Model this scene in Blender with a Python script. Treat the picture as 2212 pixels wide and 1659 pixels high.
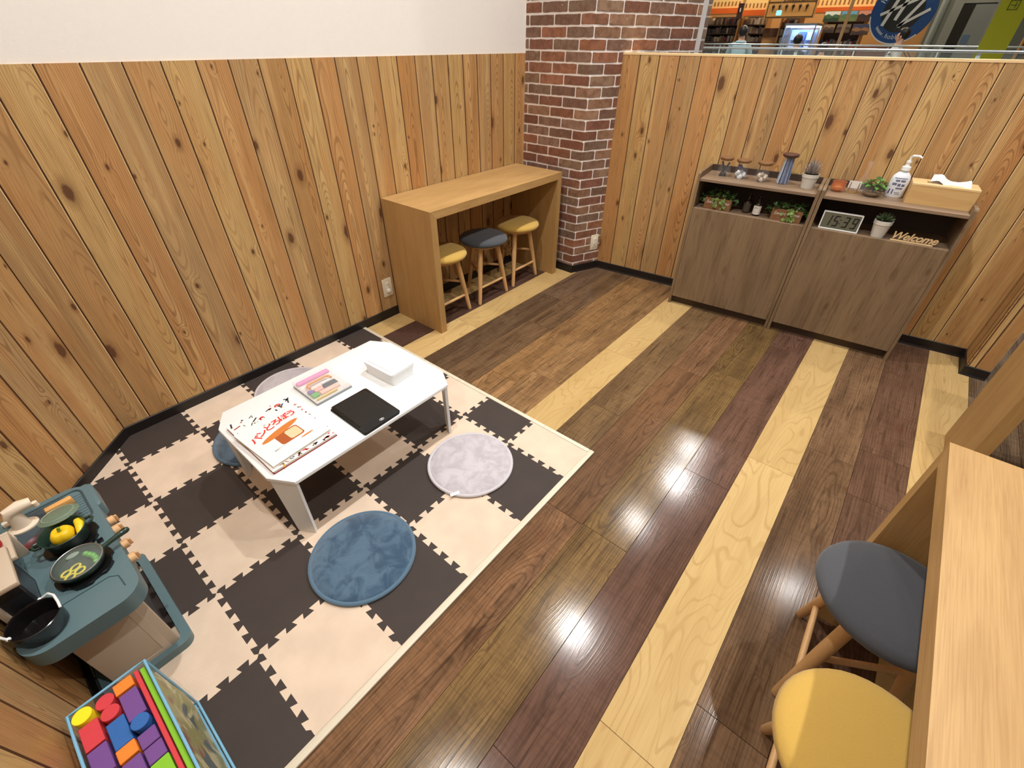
import bpy, bmesh, math, random
from mathutils import Vector, Matrix, noise as mnoise
random.seed(7)
for o in list(bpy.data.objects): bpy.data.objects.remove(o)
S = bpy.context.scene
COL = S.collection
PI = math.pi

# ------------------------------------------------------------------ camera
CAM_F, CAM_YAW, CAM_PITCH, CAM_ROLL = 966.672753, 0.689595, -0.655609, 0.007334
CAM_LOC = Vector((0.044251, -1.275328, 1.526378))
cd = bpy.data.cameras.new('camera'); cam = bpy.data.objects.new('camera', cd); COL.objects.link(cam)
cd.sensor_fit = 'HORIZONTAL'; cd.sensor_width = 36.0; cd.lens = CAM_F / 2212 * 36.0
cd.clip_start = 0.02; cd.clip_end = 100
fw = Vector((math.cos(CAM_PITCH)*math.cos(CAM_YAW), math.cos(CAM_PITCH)*math.sin(CAM_YAW), math.sin(CAM_PITCH)))
rt = fw.cross(Vector((0, 0, 1))).normalized(); up = rt.cross(fw)
r2 = math.cos(CAM_ROLL)*rt + math.sin(CAM_ROLL)*up; u2 = -math.sin(CAM_ROLL)*rt + math.cos(CAM_ROLL)*up
cam.matrix_world = Matrix.Translation(CAM_LOC) @ Matrix((r2, u2, -fw)).transposed().to_4x4()
S.camera = cam

# ------------------------------------------------------------------ world, exposure
w = bpy.data.worlds.new('mall_ambience'); S.world = w; w.use_nodes = True
w.node_tree.nodes['Background'].inputs[0].default_value = (1.0, 0.98, 0.96, 1)
w.node_tree.nodes['Background'].inputs[1].default_value = 0.15
vs = S.view_settings
vs.view_transform = 'Standard'; vs.look = 'None'; vs.gamma = 1.0; vs.use_curve_mapping = False
vs.exposure = 0.0
LAMP_W = 216.0
LAMP_COL = (1.0, 0.978, 0.95)
CEIL = 4.10
LAMPS = [(0.45, -0.28, 1.0), (2.42, -0.30, 1.0), (4.28, -0.15, 0.45), (6.2, -0.18, 0.65),
         (0.75, -2.2, 0.8), (2.7, -2.2, 0.8), (4.63, -2.15, 0.28), (5.40, -0.30, 1.0), (9.6, 1.4, 0.9), (10.6, -0.9, 0.9), (11.0, 3.0, 0.9)]  # last three are unseen mall lamps, added to brighten the far people

# ------------------------------------------------------------------ helpers
def lin(c):
    return tuple(((v/255)/12.92 if v/255 <= 0.04045 else ((v/255+0.055)/1.055)**2.4) for v in c)
def col4(c): return (*lin(c), 1.0)

class G:
    """tiny node-graph helper"""
    def __init__(self, name):
        self.m = bpy.data.materials.new(name); self.m.use_nodes = True
        self.nt = self.m.node_tree; self.b = self.nt.nodes['Principled BSDF']; self.out = self.nt.nodes['Material Output']
    def n(self, t, **kw):
        nd = self.nt.nodes.new(t)
        for k, v in kw.items(): setattr(nd, k, v)
        return nd
    def set(self, sock, v):
        if isinstance(v, bpy.types.NodeSocket): self.nt.links.new(v, sock)
        elif v is not None: sock.default_value = v
    def math(self, op, a, b=None, c=None):
        nd = self.n('ShaderNodeMath', operation=op)
        for i, v in enumerate((a, b, c)):
            if v is not None: self.set(nd.inputs[i], v)
        return nd.outputs[0]
    def mix(self, fac, a, b, mode='MIX'):
        nd = self.n('ShaderNodeMix', data_type='RGBA', blend_type=mode)
        self.set(nd.inputs[0], fac); self.set(nd.inputs[6], a); self.set(nd.inputs[7], b)
        return nd.outputs[2]
    def ramp(self, v, lo, hi, a=0.0, b=1.0):
        nd = self.n('ShaderNodeMapRange', interpolation_type='SMOOTHSTEP')
        self.set(nd.inputs[0], v)
        for i, x in enumerate((lo, hi, a, b)): nd.inputs[i+1].default_value = x
        return nd.outputs[0]
    def noise(self, vec, scale=5, detail=2, rough=0.5, dist=0.0):
        nd = self.n('ShaderNodeTexNoise'); self.set(nd.inputs['Vector'], vec)
        nd.inputs['Scale'].default_value = scale; nd.inputs['Detail'].default_value = detail
        nd.inputs['Roughness'].default_value = rough; nd.inputs['Distortion'].default_value = dist
        return nd.outputs[0]
    def vmul(self, vec, s):
        nd = self.n('ShaderNodeVectorMath', operation='MULTIPLY'); self.set(nd.inputs[0], vec); nd.inputs[1].default_value = s
        return nd.outputs[0]
    def vadd(self, a, b):
        nd = self.n('ShaderNodeVectorMath', operation='ADD'); self.set(nd.inputs[0], a); self.set(nd.inputs[1], b)
        return nd.outputs[0]
    def objco(self, rnd=True):
        tc = self.n('ShaderNodeTexCoord').outputs['Object']
        if not rnd: return tc
        oi = self.n('ShaderNodeObjectInfo')
        cx = self.n('ShaderNodeCombineXYZ')
        for i, k in enumerate((37.0, 53.0, 71.0)):
            self.set(cx.inputs[i], self.math('MULTIPLY', oi.outputs['Random'], k))
        return self.vadd(tc, cx.outputs[0])
    def bump(self, h, strength=0.2, dist=0.002):
        nd = self.n('ShaderNodeBump'); nd.inputs['Strength'].default_value = strength; nd.inputs['Distance'].default_value = dist
        self.set(nd.inputs['Height'], h); self.nt.links.new(nd.outputs[0], self.b.inputs['Normal'])
    def color(self, v): self.set(self.b.inputs['Base Color'], v)
    def p(self, **kw):
        names = {'rough': 'Roughness', 'metal': 'Metallic', 'spec': 'Specular IOR Level', 'trans': 'Transmission Weight', 'ior': 'IOR',
                 'alpha': 'Alpha', 'coat': 'Coat Weight', 'coatr': 'Coat Roughness', 'sheen': 'Sheen Weight', 'es': 'Emission Strength'}
        for k, v in kw.items(): self.set(self.b.inputs[names[k]], v)
        return self

MATS = {}
def plain(name, c, rough=0.5, var=0.0, scale=30, bump=0.0, bscale=200, **kw):
    if name in MATS: return MATS[name]
    g = G(name); base = col4(c)
    if var:
        v = g.noise(g.objco(), scale, 4)
        f = g.math('MULTIPLY_ADD', v, 2*var, 1-var)
        cx = g.n('ShaderNodeCombineXYZ')
        for i in range(3): g.set(cx.inputs[i], f)
        base = g.mix(1.0, base, cx.outputs[0], 'MULTIPLY')
    g.color(base); g.p(rough=rough, **kw)
    if bump: g.bump(g.noise(g.objco(False), bscale, 3), bump, 0.002)
    MATS[name] = g.m; return g.m
def glow(name, c, strength):
    if name in MATS: return MATS[name]
    g = G(name); g.color(col4(c)); g.b.inputs['Emission Color'].default_value = col4(c); g.p(es=strength, rough=0.6)
    MATS[name] = g.m; return g.m
def glassy(name, c, rough=0.02, ior=1.45):
    if name in MATS: return MATS[name]
    g = G(name); g.color(col4(c)); g.p(rough=rough, trans=1.0, ior=ior); MATS[name] = g.m; return g.m
def thinclear(name, c, a=0.18, rough=0.08):
    if name in MATS: return MATS[name]
    g = G(name); g.color(col4(c)); g.p(rough=rough, alpha=a); MATS[name] = g.m; return g.m

def wood(name, along='z', c=None, dark=(120, 72, 34), ring=9.0, ringk=0.30, knots=0.0, rough=0.5, fiber=0.14, hue=None, huek=0.5, bump=0.1,
         stretch=0.10, coat=0.0, blotch=0.12, rnd=True, wavy=0.0, arch=0.0, half=0.0635, freq=62.0, thin=0.25, spec=0.5, gap_=0.0065, streak=0.0, pale=None):
    """procedural board: growth rings (plain-sawn arches when arch > 0, else contour lines of a stretched noise), fibres, blotches and knots;
    colour comes from the object colour when c is None"""
    if name in MATS: return MATS[name]
    g = G(name); co = g.objco(rnd)
    st = {'x': (stretch, 1, 1), 'y': (1, stretch, 1), 'z': (1, 1, stretch)}[along]
    p = g.vmul(co, st)
    oi = g.n('ShaderNodeObjectInfo')
    base = col4(c) if c else oi.outputs['Color']
    sx = g.n('ShaderNodeSeparateXYZ'); g.set(sx.inputs[0], g.n('ShaderNodeTexCoord').outputs['Object'])
    sr = g.n('ShaderNodeSeparateXYZ'); g.set(sr.inputs[0], co)
    ac, al = {'z': (0, 2), 'x': (1, 0), 'y': (0, 1)}[along]
    kd = None
    if knots:
        cb = g.n('ShaderNodeCombineXYZ'); g.set(cb.inputs[0], g.math('MULTIPLY', sr.outputs[ac], 5.6)); g.set(cb.inputs[1], g.math('MULTIPLY', sr.outputs[al], 2.7))
        vo = g.n('ShaderNodeTexVoronoi', feature='F1', voronoi_dimensions='2D'); g.set(vo.inputs['Vector'], cb.outputs[0]); vo.inputs['Scale'].default_value = 1.0
        sc = g.n('ShaderNodeSeparateColor'); g.set(sc.inputs[0], vo.outputs['Color'])
        wob = g.math('MULTIPLY', g.math('SUBTRACT', g.noise(co, 60, 2), 0.5), 0.05)
        kd = g.math('ADD', g.math('DIVIDE', vo.outputs['Distance'], g.math('MULTIPLY_ADD', g.math('MULTIPLY', sc.outputs[0], sc.outputs[0]), 1.1, 0.22)), wob)
    if arch:
        X = g.math('ADD', g.math('SUBTRACT', sx.outputs[ac], half), g.math('MULTIPLY', g.math('SUBTRACT', oi.outputs['Random'], 0.5), half*1.1))
        rz = g.math('FRACT', g.math('MULTIPLY', oi.outputs['Random'], 7.31))
        Y = g.math('MULTIPLY', g.math('ADD', g.math('SUBTRACT', sx.outputs[al], 0.7), g.math('MULTIPLY', g.math('SUBTRACT', rz, 0.5), 1.6)), arch)
        cl = g.n('ShaderNodeCombineXYZ'); g.set(cl.inputs[0], g.math('MULTIPLY', sr.outputs[al], 1.6)); g.set(cl.inputs[1], g.math('MULTIPLY', sr.outputs[ac], 1.5))
        Y = g.math('ADD', Y, g.math('MULTIPLY', g.math('SUBTRACT', g.noise(cl.outputs[0], 1.0, 1), 0.5), 0.11))
        r = g.math('SQRT', g.math('ADD', g.math('MULTIPLY', X, X), g.math('MULTIPLY', Y, Y)))
        r = g.math('ADD', r, g.math('MULTIPLY', g.noise(p, 14, 2), 0.010))
        if kd is not None: r = g.math('ADD', r, g.ramp(kd, 0.0, 0.5, 0.016, 0.0))
        rings = g.math('SINE', g.math('MULTIPLY', r, 6.283/gap_))
    else:
        field = g.noise(p, ring, 2.0, 0.45, 0.35)
        if kd is not None: field = g.math('ADD', field, g.ramp(kd, 0.0, 0.45, 0.2, 0.0))
        rings = g.math('SINE', g.math('MULTIPLY', field, freq))
    rline = g.ramp(rings, thin, 1.0)
    fib = g.noise(g.vmul(co, {'x': (0.02, 1, 1), 'y': (1, 0.02, 1), 'z': (1, 1, 0.02)}[along]), 420, 2)
    blo = g.noise(g.vmul(co, {'x': (0.12, 1, 1), 'y': (1, 0.12, 1), 'z': (1, 1, 0.12)}[along]), 16, 3)
    cc = base
    if hue: cc = g.mix(g.math('MULTIPLY', g.ramp(blo, 0.42, 0.68), huek), cc, col4(hue))
    if pale:
        ps = g.noise(g.vmul(co, {'x': (0.03, 1, 1), 'y': (1, 0.03, 1), 'z': (1, 1, 0.03)}[along]), 17, 3, 0.55)
        cc = g.mix(g.math('MULTIPLY', g.ramp(ps, 0.50, 0.66), 0.55), cc, col4(pale))
    dk = col4(dark)
    rk = g.math('MULTIPLY', g.math('MULTIPLY', rline, ringk), g.ramp(g.noise(p, 11, 2), 0.3, 0.62, 0.35, 1.0))
    cc = g.mix(rk, cc, dk)
    cc = g.mix(g.math('MULTIPLY', g.ramp(fib, 0.35, 0.75), fiber), cc, dk)
    if blotch: cc = g.mix(g.math('MULTIPLY', g.ramp(blo, 0.62, 0.30), blotch), cc, dk)
    if streak:
        sk = g.noise(g.vmul(co, {'x': (0.05, 1, 1), 'y': (1, 0.05, 1), 'z': (1, 1, 0.05)}[along]), 95, 3, 0.6, 0.4)
        cc = g.mix(g.math('MULTIPLY', g.ramp(sk, 0.52, 0.70), streak), cc, dk)
    if wavy:
        wv = g.noise(g.vmul(co, {'x': (1.0, 0.22, 1), 'y': (0.22, 1, 1), 'z': (0.22, 1, 1)}[along]), 55, 2, 0.5, 1.2)
        cc = g.mix(g.math('MULTIPLY', g.ramp(wv, 0.45, 0.65), wavy), cc, dk)
    if kd is not None:
        cc = g.mix(g.math('MULTIPLY', g.ramp(kd, 0.22, 0.07), 0.45*knots), cc, dk)
        cc = g.mix(g.math('MULTIPLY', g.ramp(kd, 0.10, 0.055), 0.85*knots), cc, col4((84, 46, 26)))
    g.color(cc); g.p(rough=rough, coat=coat, spec=spec)
    if coat: g.p(coatr=0.12)
    if bump: g.bump(g.math('ADD', g.math('MULTIPLY', rline, 0.5), fib), bump, 0.0015)
    MATS[name] = g.m; return g.m

# mesh helpers ---------------------------------------------------------------
def B(): return bmesh.new()
def box(bm, x0, x1, y0, y1, z0, z1, bev=0.0, seg=2):
    vs_ = [bm.verts.new((x, y, z)) for x in (x0, x1) for y in (y0, y1) for z in (z0, z1)]
    fs = [bm.faces.new([vs_[i] for i in q]) for q in ((0, 1, 3, 2), (4, 6, 7, 5), (0, 4, 5, 1), (2, 3, 7, 6), (0, 2, 6, 4), (1, 5, 7, 3))]
    if bev:
        es = list({e for f in fs for e in f.edges})
        bmesh.ops.bevel(bm, geom=es, offset=bev, segments=seg, profile=0.5, affect='EDGES')
    return bm
def lathe(bm, prof, n=24, c=(0, 0, 0), M=None):
    rings = []
    for r, z in prof:
        if r < 1e-6: rings.append([bm.verts.new((0, 0, z))])
        else: rings.append([bm.verts.new((r*math.cos(2*PI*i/n), r*math.sin(2*PI*i/n), z)) for i in range(n)])
    for a, b in zip(rings, rings[1:]):
        for i in range(n):
            j = (i+1) % n
            if len(a) == 1 and len(b) == 1: continue
            if len(a) == 1: bm.faces.new((a[0], b[j], b[i]))
            elif len(b) == 1: bm.faces.new((a[i], a[j], b[0]))
            else: bm.faces.new((a[i], a[j], b[j], b[i]))
    M = (Matrix.Translation(c) @ M) if M is not None else Matrix.Translation(c)
    vv = [v for r in rings for v in r]
    bmesh.ops.transform(bm, matrix=M, verts=vv)
    return bm
def cyl(bm, c, r, h, n=24, r2=None, M=None):
    r2 = r if r2 is None else r2
    return lathe(bm, [(0, 0), (r, 0), (r2, h), (0, h)], n, c, M)
def ball(bm, c, r, n=16, m=9, sc=(1, 1, 1), M=None):
    prof = [(math.sin(PI*i/m)*r, -math.cos(PI*i/m)*r) for i in range(m+1)]
    T = Matrix.Diagonal((*sc, 1))
    if M is not None: T = M @ T
    return lathe(bm, prof, n, c, T)
def tube(bm, pts, r, n=10, closed=False, caps=True):
    pts = [Vector(p) for p in pts]; L = len(pts); rings = []
    rr = r if isinstance(r, (list, tuple)) else [r]*L
    pu = None
    for i, p in enumerate(pts):
        a = pts[i-1] if (i or closed) else p; b = pts[(i+1) % L] if (i < L-1 or closed) else p
        t = (b-a).normalized()
        if pu is None: u = t.orthogonal().normalized()
        else: u = (pu - t*pu.dot(t)); u = u.normalized() if u.length > 1e-6 else t.orthogonal().normalized()
        pu = u; v = t.cross(u)
        rings.append([bm.verts.new(p + (u*math.cos(2*PI*k/n) + v*math.sin(2*PI*k/n))*rr[i]) for k in range(n)])
    R = range(L) if closed else range(L-1)
    for i in R:
        a, b = rings[i], rings[(i+1) % L]
        for k in range(n): bm.faces.new((a[k], a[(k+1) % n], b[(k+1) % n], b[k]))
    if caps and not closed:
        bm.faces.new(rings[0][::-1]); bm.faces.new(rings[-1])
    return bm
def prism(bm, poly, z0, z1, bev=0.0, seg=2):
    lo = [bm.verts.new((x, y, z0)) for x, y in poly]; hi = [bm.verts.new((x, y, z1)) for x, y in poly]
    n = len(poly)
    fb = bm.faces.new(lo[::-1]); ft = bm.faces.new(hi)
    sd = [bm.faces.new((lo[i], lo[(i+1) % n], hi[(i+1) % n], hi[i])) for i in range(n)]
    if bev:
        bmesh.ops.bevel(bm, geom=list(ft.edges), offset=bev, segments=seg, profile=0.5, affect='EDGES')
    return bm
def rrect(x0, x1, y0, y1, r, n=6):
    pts = []
    for cx, cy, a0 in ((x1-r, y1-r, 0), (x0+r, y1-r, PI/2), (x0+r, y0+r, PI), (x1-r, y0+r, 1.5*PI)):
        pts += [(cx+r*math.cos(a0+PI/2*i/n), cy+r*math.sin(a0+PI/2*i/n)) for i in range(n+1)]
    return pts
def circ(cx, cy, r, n=24, ry=None):
    ry = r if ry is None else ry
    return [(cx+r*math.cos(2*PI*i/n), cy+ry*math.sin(2*PI*i/n)) for i in range(n)]
def mesh_of(bm, name):
    bmesh.ops.recalc_face_normals(bm, faces=bm.faces[:])
    me = bpy.data.meshes.new(name); bm.to_mesh(me); bm.free(); return me
def link(name, me, mat=None, parent=None, loc=None, rot=None, color=None, smooth=0):
    o = bpy.data.objects.new(name, me); COL.objects.link(o)
    if me is not None and mat is not None and not me.materials: me.materials.append(mat)
    if smooth and me is not None: me.shade_smooth(); me.set_sharp_from_angle(angle=math.radians(smooth))
    if parent: o.parent = parent
    if loc is not None: o.location = loc
    if rot is not None: o.rotation_euler = rot
    if color: o.color = col4(color)
    return o
def obj(name, bm, mat, parent=None, loc=None, rot=None, color=None, smooth=40, label=None):
    o = link(name, mesh_of(bm, name), mat, parent, loc, rot, color, smooth)
    if label: o['label'] = label
    return o
def tag(o, label, cat, group=None, kind=None):
    o['label'] = label; o['category'] = cat
    if group: o['group'] = group
    if kind: o['kind'] = kind
    return o
def thing(name, label, cat, loc=(0, 0, 0), rz=0.0, group=None, rot=None):
    o = bpy.data.objects.new(name, None); COL.objects.link(o); o.empty_display_size = 0.05
    o.location = loc; o.rotation_euler = rot if rot else (0, 0, rz)
    return tag(o, label, cat, group)
def struct(name, bm, mat, label=None, **kw):
    o = obj(name, bm, mat, **kw); o['kind'] = 'structure'
    if label: o['label'] = label
    return o
def textmesh(s, size, depth=0.0, shear=0.0, space=1.0, align='CENTER', bevel=0.0):
    cu = bpy.data.curves.new('lettering', 'FONT'); cu.body = s; cu.size = size; cu.extrude = depth; cu.shear = shear
    cu.space_character = space; cu.align_x = align; cu.align_y = 'CENTER'; cu.resolution_u = 3; cu.offset = bevel
    o = bpy.data.objects.new('lettering', cu); COL.objects.link(o)
    dg = bpy.context.evaluated_depsgraph_get()
    me = bpy.data.meshes.new_from_object(o.evaluated_get(dg)); me.materials.clear()
    bpy.data.objects.remove(o); return me

# ------------------------------------------------------------------ shared materials
M_white_wall = plain('white_plaster_wallpaper', (238, 233, 226), 0.85, var=0.02, scale=60, bump=0.25, bscale=160)
M_ceiling = plain('ceiling_white', (196, 194, 190), 0.9)
M_cedar = wood('cedar_boards', 'z', None, dark=(112, 70, 32), ringk=0.52, knots=1.0, rough=0.5, fiber=0.26, hue=(182, 122, 66), huek=0.40, bump=0.10, stretch=0.085, blotch=0.20, arch=0.055, streak=0.26, pale=(224, 188, 128))
M_cedar_edge = plain('cedar_edge_lit', (236, 204, 152), 0.5)  # pale tone paints the light catching one plank edge
M_backing = plain('groove_dark', (58, 34, 16), 0.8)
M_cedar_edge_shade = plain('cedar_edge_shade', (86, 52, 24), 0.7)  # dark tone paints the shaded edge on the other side
M_capwood = plain('pale_board_edge', (232, 200, 150), 0.6)
M_black_vinyl = plain('black_vinyl', (26, 20, 18), 0.45)
M_mortar = plain('white_mortar', (240, 232, 227), 0.9, var=0.08, scale=90, bump=0.4, bscale=220)
M_floor = wood('floor_boards', 'x', None, dark=(56, 40, 28), ringk=0.40, knots=0.35, rough=0.15, fiber=0.40, bump=0.035, stretch=0.09, blotch=0.42, wavy=0.18, arch=0.04, half=0.098, gap_=0.010, streak=0.60, spec=0.22)
M_floor_light = wood('floor_boards_light', 'x', None, dark=(164, 128, 76), ring=5.5, ringk=0.42, rough=0.15, fiber=0.2, bump=0.03, stretch=0.20, blotch=0.25, freq=120.0, thin=0.6, streak=0.15, spec=0.22)
M_floor_sub = plain('floor_seam', (40, 28, 22), 0.6)
M_lam_x = wood('oak_laminate_x', 'x', (190, 152, 98), dark=(142, 102, 54), ring=6, ringk=0.16, rough=0.45, fiber=0.34, bump=0.03, stretch=0.06, blotch=0.25, rnd=False, streak=0.30)
M_lam_z = wood('oak_laminate_z', 'z', (182, 144, 90), dark=(136, 98, 52), ring=6, ringk=0.12, rough=0.48, fiber=0.30, bump=0.03, stretch=0.06, blotch=0.22, rnd=False, streak=0.25)
M_walnut_z = wood('greyed_oak_z', 'z', (140, 116, 88), dark=(80, 60, 40), ring=5, ringk=0.16, rough=0.5, fiber=0.30, bump=0.04, stretch=0.10, blotch=0.35, knots=0.3, streak=0.45)
M_walnut_y = wood('greyed_oak_y', 'y', (138, 114, 90), dark=(80, 60, 44), ring=5, ringk=0.14, rough=0.5, fiber=0.28, bump=0.04, stretch=0.08, blotch=0.3)
M_dark_in = plain('cabinet_inside', (58, 44, 34), 0.7)
M_white_pl = plain('white_plastic', (238, 240, 240), 0.35)
M_white_tbl = plain('white_table_board', (240, 241, 240), 0.38)
M_black_pl = plain('black_plastic', (14, 14, 15), 0.32)
M_beech = wood('beech_legs', 'z', (206, 164, 112), dark=(168, 122, 74), ring=8, ringk=0.1, rough=0.45, fiber=0.15, bump=0.0, blotch=0.12)
M_teal = plain('teal_plastic', (92, 116, 121), 0.42, var=0.03, scale=200)
M_beige = plain('beige_plastic', (196, 178, 156), 0.5)
M_cream = plain('cream_plastic', (232, 214, 190), 0.45)
M_dkgreen = plain('dark_green_enamel', (40, 60, 50), 0.25)
M_glass = glassy('clear_glass', (250, 250, 250))
M_steel = plain('brushed_steel', (190, 192, 194), 0.35, metal=1.0)
M_ivory = plain('ivory_plate', (226, 216, 190), 0.45)

# ------------------------------------------------------------------ ceiling and its lamps
bm = B(); box(bm, -3, 18, -9, 6, CEIL, CEIL+0.1); struct('ceiling', bm, M_ceiling, 'white ceiling high above the play corner')
M_bulb = glow('lamp_face', (255, 240, 220), 30.0)
for i, (x, y, k) in enumerate(LAMPS):
    t = thing('ceiling_downlight', 'round recessed ceiling downlight out of view overhead', 'lamp', (x, y, CEIL), group='ceiling downlights')
    bm = B(); lathe(bm, [(0.055, -0.004), (0.075, -0.012), (0.085, 0.0)], 24); obj('ring', bm, M_white_pl, t)
    bm = B(); cyl(bm, (0, 0, -0.003), 0.054, 0.002, 24); obj('lamp_face', bm, M_bulb, t)
    ld = bpy.data.lights.new('downlight', 'SPOT'); ld.energy = LAMP_W*k; ld.color = LAMP_COL; ld.spot_size = math.radians(128); ld.spot_blend = 0.7
    ld.shadow_soft_size = 0.035
    lo = bpy.data.objects.new('downlight_beam', ld); COL.objects.link(lo); lo.parent = t; lo.location = (0, 0, -0.03)

# ------------------------------------------------------------------ floor: one slab, boards as its parts
bm = B(); box(bm, -3, 18.5, -9, 6, -0.08, -0.004)
floor = struct('floor', bm, M_floor_sub, 'dark mixed wood plank floor with pale oak stripes', smooth=0)
ROWS = [0.948-0.1955*k for k in range(-1, 16)]
LIGHT = (198, 168, 114)
rowcol = {0: LIGHT, 1: (88, 64, 56), 2: LIGHT, 3: (116, 92, 70), 4: (130, 102, 74), 5: (158, 120, 78), 6: (156, 120, 80), 7: LIGHT,  # the two most orange rows have lamp sheen mixed into their colour
          8: (126, 100, 68), 9: (138, 102, 72), 10: (134, 106, 66), 11: (110, 80, 66), 12: LIGHT, 13: (122, 94, 68), 14: (118, 88, 70), 15: LIGHT, 16: (132, 108, 84)}
joints = {5: [1.6], 6: [1.749], 7: [0.95, 2.236], 8: [0.4, 1.725], 9: [1.05, 2.33], 10: [1.056, 2.441], 11: [0.3, 1.601, 2.95], 12: [0.536, 1.86],
          13: [0.75, 2.108], 14: [0.62, 1.913, 2.254], 15: [1.2, 2.5], 1: [2.2], 2: [1.9], 3: [2.6], 4: [2.2], 0: [2.4], 16: [1.9, 3.1]}
YEND = {k: (ROWS[k]-0.1955 if k < 16 else -2.17) for k in range(17)}
def floor_board(x0, x1, y0, y1, c, mat):
    bm = B(); L, W = x1-x0, y1-y0
    g_ = 0.0006
    box(bm, g_, L-g_, g_, W-g_, -0.006, 0.0, 0.0006, 1)
    o = obj('plank', bm, mat, floor, (x0, y0, 0), color=c, smooth=0)
    return o
rng = random.Random(3)
for k in range(17):
    y1 = 1.124 if k == 0 else ROWS[k]
    y0 = ROWS[k+1] if k+1 < len(ROWS) else y1-0.1955
    xs = [-0.4] + joints.get(k, []) + [3.75 if k < 15 else 4.2]
    for a, b in zip(xs, xs[1:]):
        c = rowcol[k]; d = rng.uniform(-1, 1)
        if c is LIGHT: cc = tuple(min(255, max(0, v + d*5)) for v in c); m = M_floor_light
        else: cc = (c[0]+d*11, c[1]+d*9, c[2]+d*8); m = M_floor
        floor_board(a, b, y0, y1, cc, m)
for k in range(17, 27):                                    # beyond the boards the photo shows, towards the camera side and the mall
    y1 = ROWS[16]-0.1955*(k-16); y0 = y1-0.1955
    floor_board(-0.4, 4.2, y0, y1, LIGHT if k % 5 == 0 else (112, 86, 64), M_floor_light if k % 5 == 0 else M_floor)
bm = B(); box(bm, 4.2, 18.3, -9, 6, -0.004, 0.0); obj('mall_tile', bm, plain('mall_floor', (150, 138, 124), 0.3, var=0.05, scale=3), floor, smooth=0)

# ------------------------------------------------------------------ walls with cedar boards
YEL, ORG, GRY, TAN = (208, 172, 112), (198, 148, 92), (184, 150, 102), (194, 152, 98)
def clad(parent, P0, D, z0, z1, edges, seq, k0=0, thick=0.008, pale=3):
    """boards between successive edge positions along D from P0; faces the side to the right of D when seen from above"""
    D = Vector((D[0], D[1], 0)).normalized(); ang = math.atan2(D.y, D.x)
    cache = {}
    for i, (a, b) in enumerate(zip(edges, edges[1:])):
        key = round(b-a, 4)
        if key not in cache:
            bm = B(); W = b-a; g_ = 0.0012; c = 0.0030
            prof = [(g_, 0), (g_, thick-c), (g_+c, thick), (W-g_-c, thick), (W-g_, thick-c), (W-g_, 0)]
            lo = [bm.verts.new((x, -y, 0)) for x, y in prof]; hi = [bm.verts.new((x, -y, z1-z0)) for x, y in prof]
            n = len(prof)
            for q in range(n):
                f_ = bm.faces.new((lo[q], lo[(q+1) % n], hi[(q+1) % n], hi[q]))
                if q == pale: f_.material_index = 1  # lit chamfer in colour, the opposite one coloured as shaded
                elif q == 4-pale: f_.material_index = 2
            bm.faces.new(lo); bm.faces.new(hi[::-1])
            cache[key] = mesh_of(bm, 'plank'); cache[key].materials.append(M_cedar); cache[key].materials.append(M_cedar_edge); cache[key].materials.append(M_cedar_edge_shade)
        cc = seq[(k0+i) % len(seq)]; d = rng.uniform(-6, 6)
        P = Vector((P0[0], P0[1], 0)) + D*a
        link('plank', cache[key], M_cedar, parent, (P.x, P.y, z0), (0, 0, ang), tuple(v+d for v in cc))
T = 0.008
HB = 0.060
# left wall  (inner board face y = 1.124)
bm = B(); box(bm, -0.5, 4.2, 1.132, 1.25, 0, CEIL)
wl = struct('wall_left', bm, M_white_wall, 'long wall, white above and knotty cedar boards below', smooth=0)
bm = B(); box(bm, 0.055, 3.09, 1.1305, 1.1335, HB, 1.452); obj('board_backing', bm, M_backing, wl, smooth=0)
e = [0.0655] + [0.4286+0.12664*k for k in range(-2, 21)] + [3.076]
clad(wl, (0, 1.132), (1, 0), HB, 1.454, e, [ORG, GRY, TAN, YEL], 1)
# splayed corner wall  y = x + 1.057
s2_ = math.sqrt(0.5)
Pc = Vector((-0.352, 0.705, 0)); Dc = Vector((s2_, s2_, 0)); Lc = 0.588
bm = B(); prism(bm, [(-0.352-0.006, 0.705+0.006), (0.064-0.006, 1.121+0.012), (0.0, 1.25), (-0.5, 1.25), (-0.5, 0.705)], 0, CEIL)
wc = struct('wall_corner', bm, M_white_wall, 'narrow splayed wall across the corner behind the toy kitchen', smooth=0)
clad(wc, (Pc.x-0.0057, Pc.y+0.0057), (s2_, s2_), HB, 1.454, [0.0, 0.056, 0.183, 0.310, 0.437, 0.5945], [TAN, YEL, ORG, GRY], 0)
# rear wall (x = -0.35), faces +x, runs towards the camera side
bm = B(); box(bm, -0.5, -0.358, -2.4, 0.708, 0, CEIL)
wr = struct('wall_rear', bm, M_white_wall, 'wall with cedar boards behind the toy kitchen and block bag', smooth=0)
bm = B(); box(bm, -0.3585, -0.3565, -1.4, 0.708, HB, 1.452); obj('board_backing', bm, M_backing, wr, smooth=0)
e = [-0.178+0.127*k for k in range(-9, 7)] + [0.708]
clad(wr, (-0.358, 0), (0, 1), HB, 1.454, e, [GRY, TAN, YEL, ORG], 0)
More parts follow.
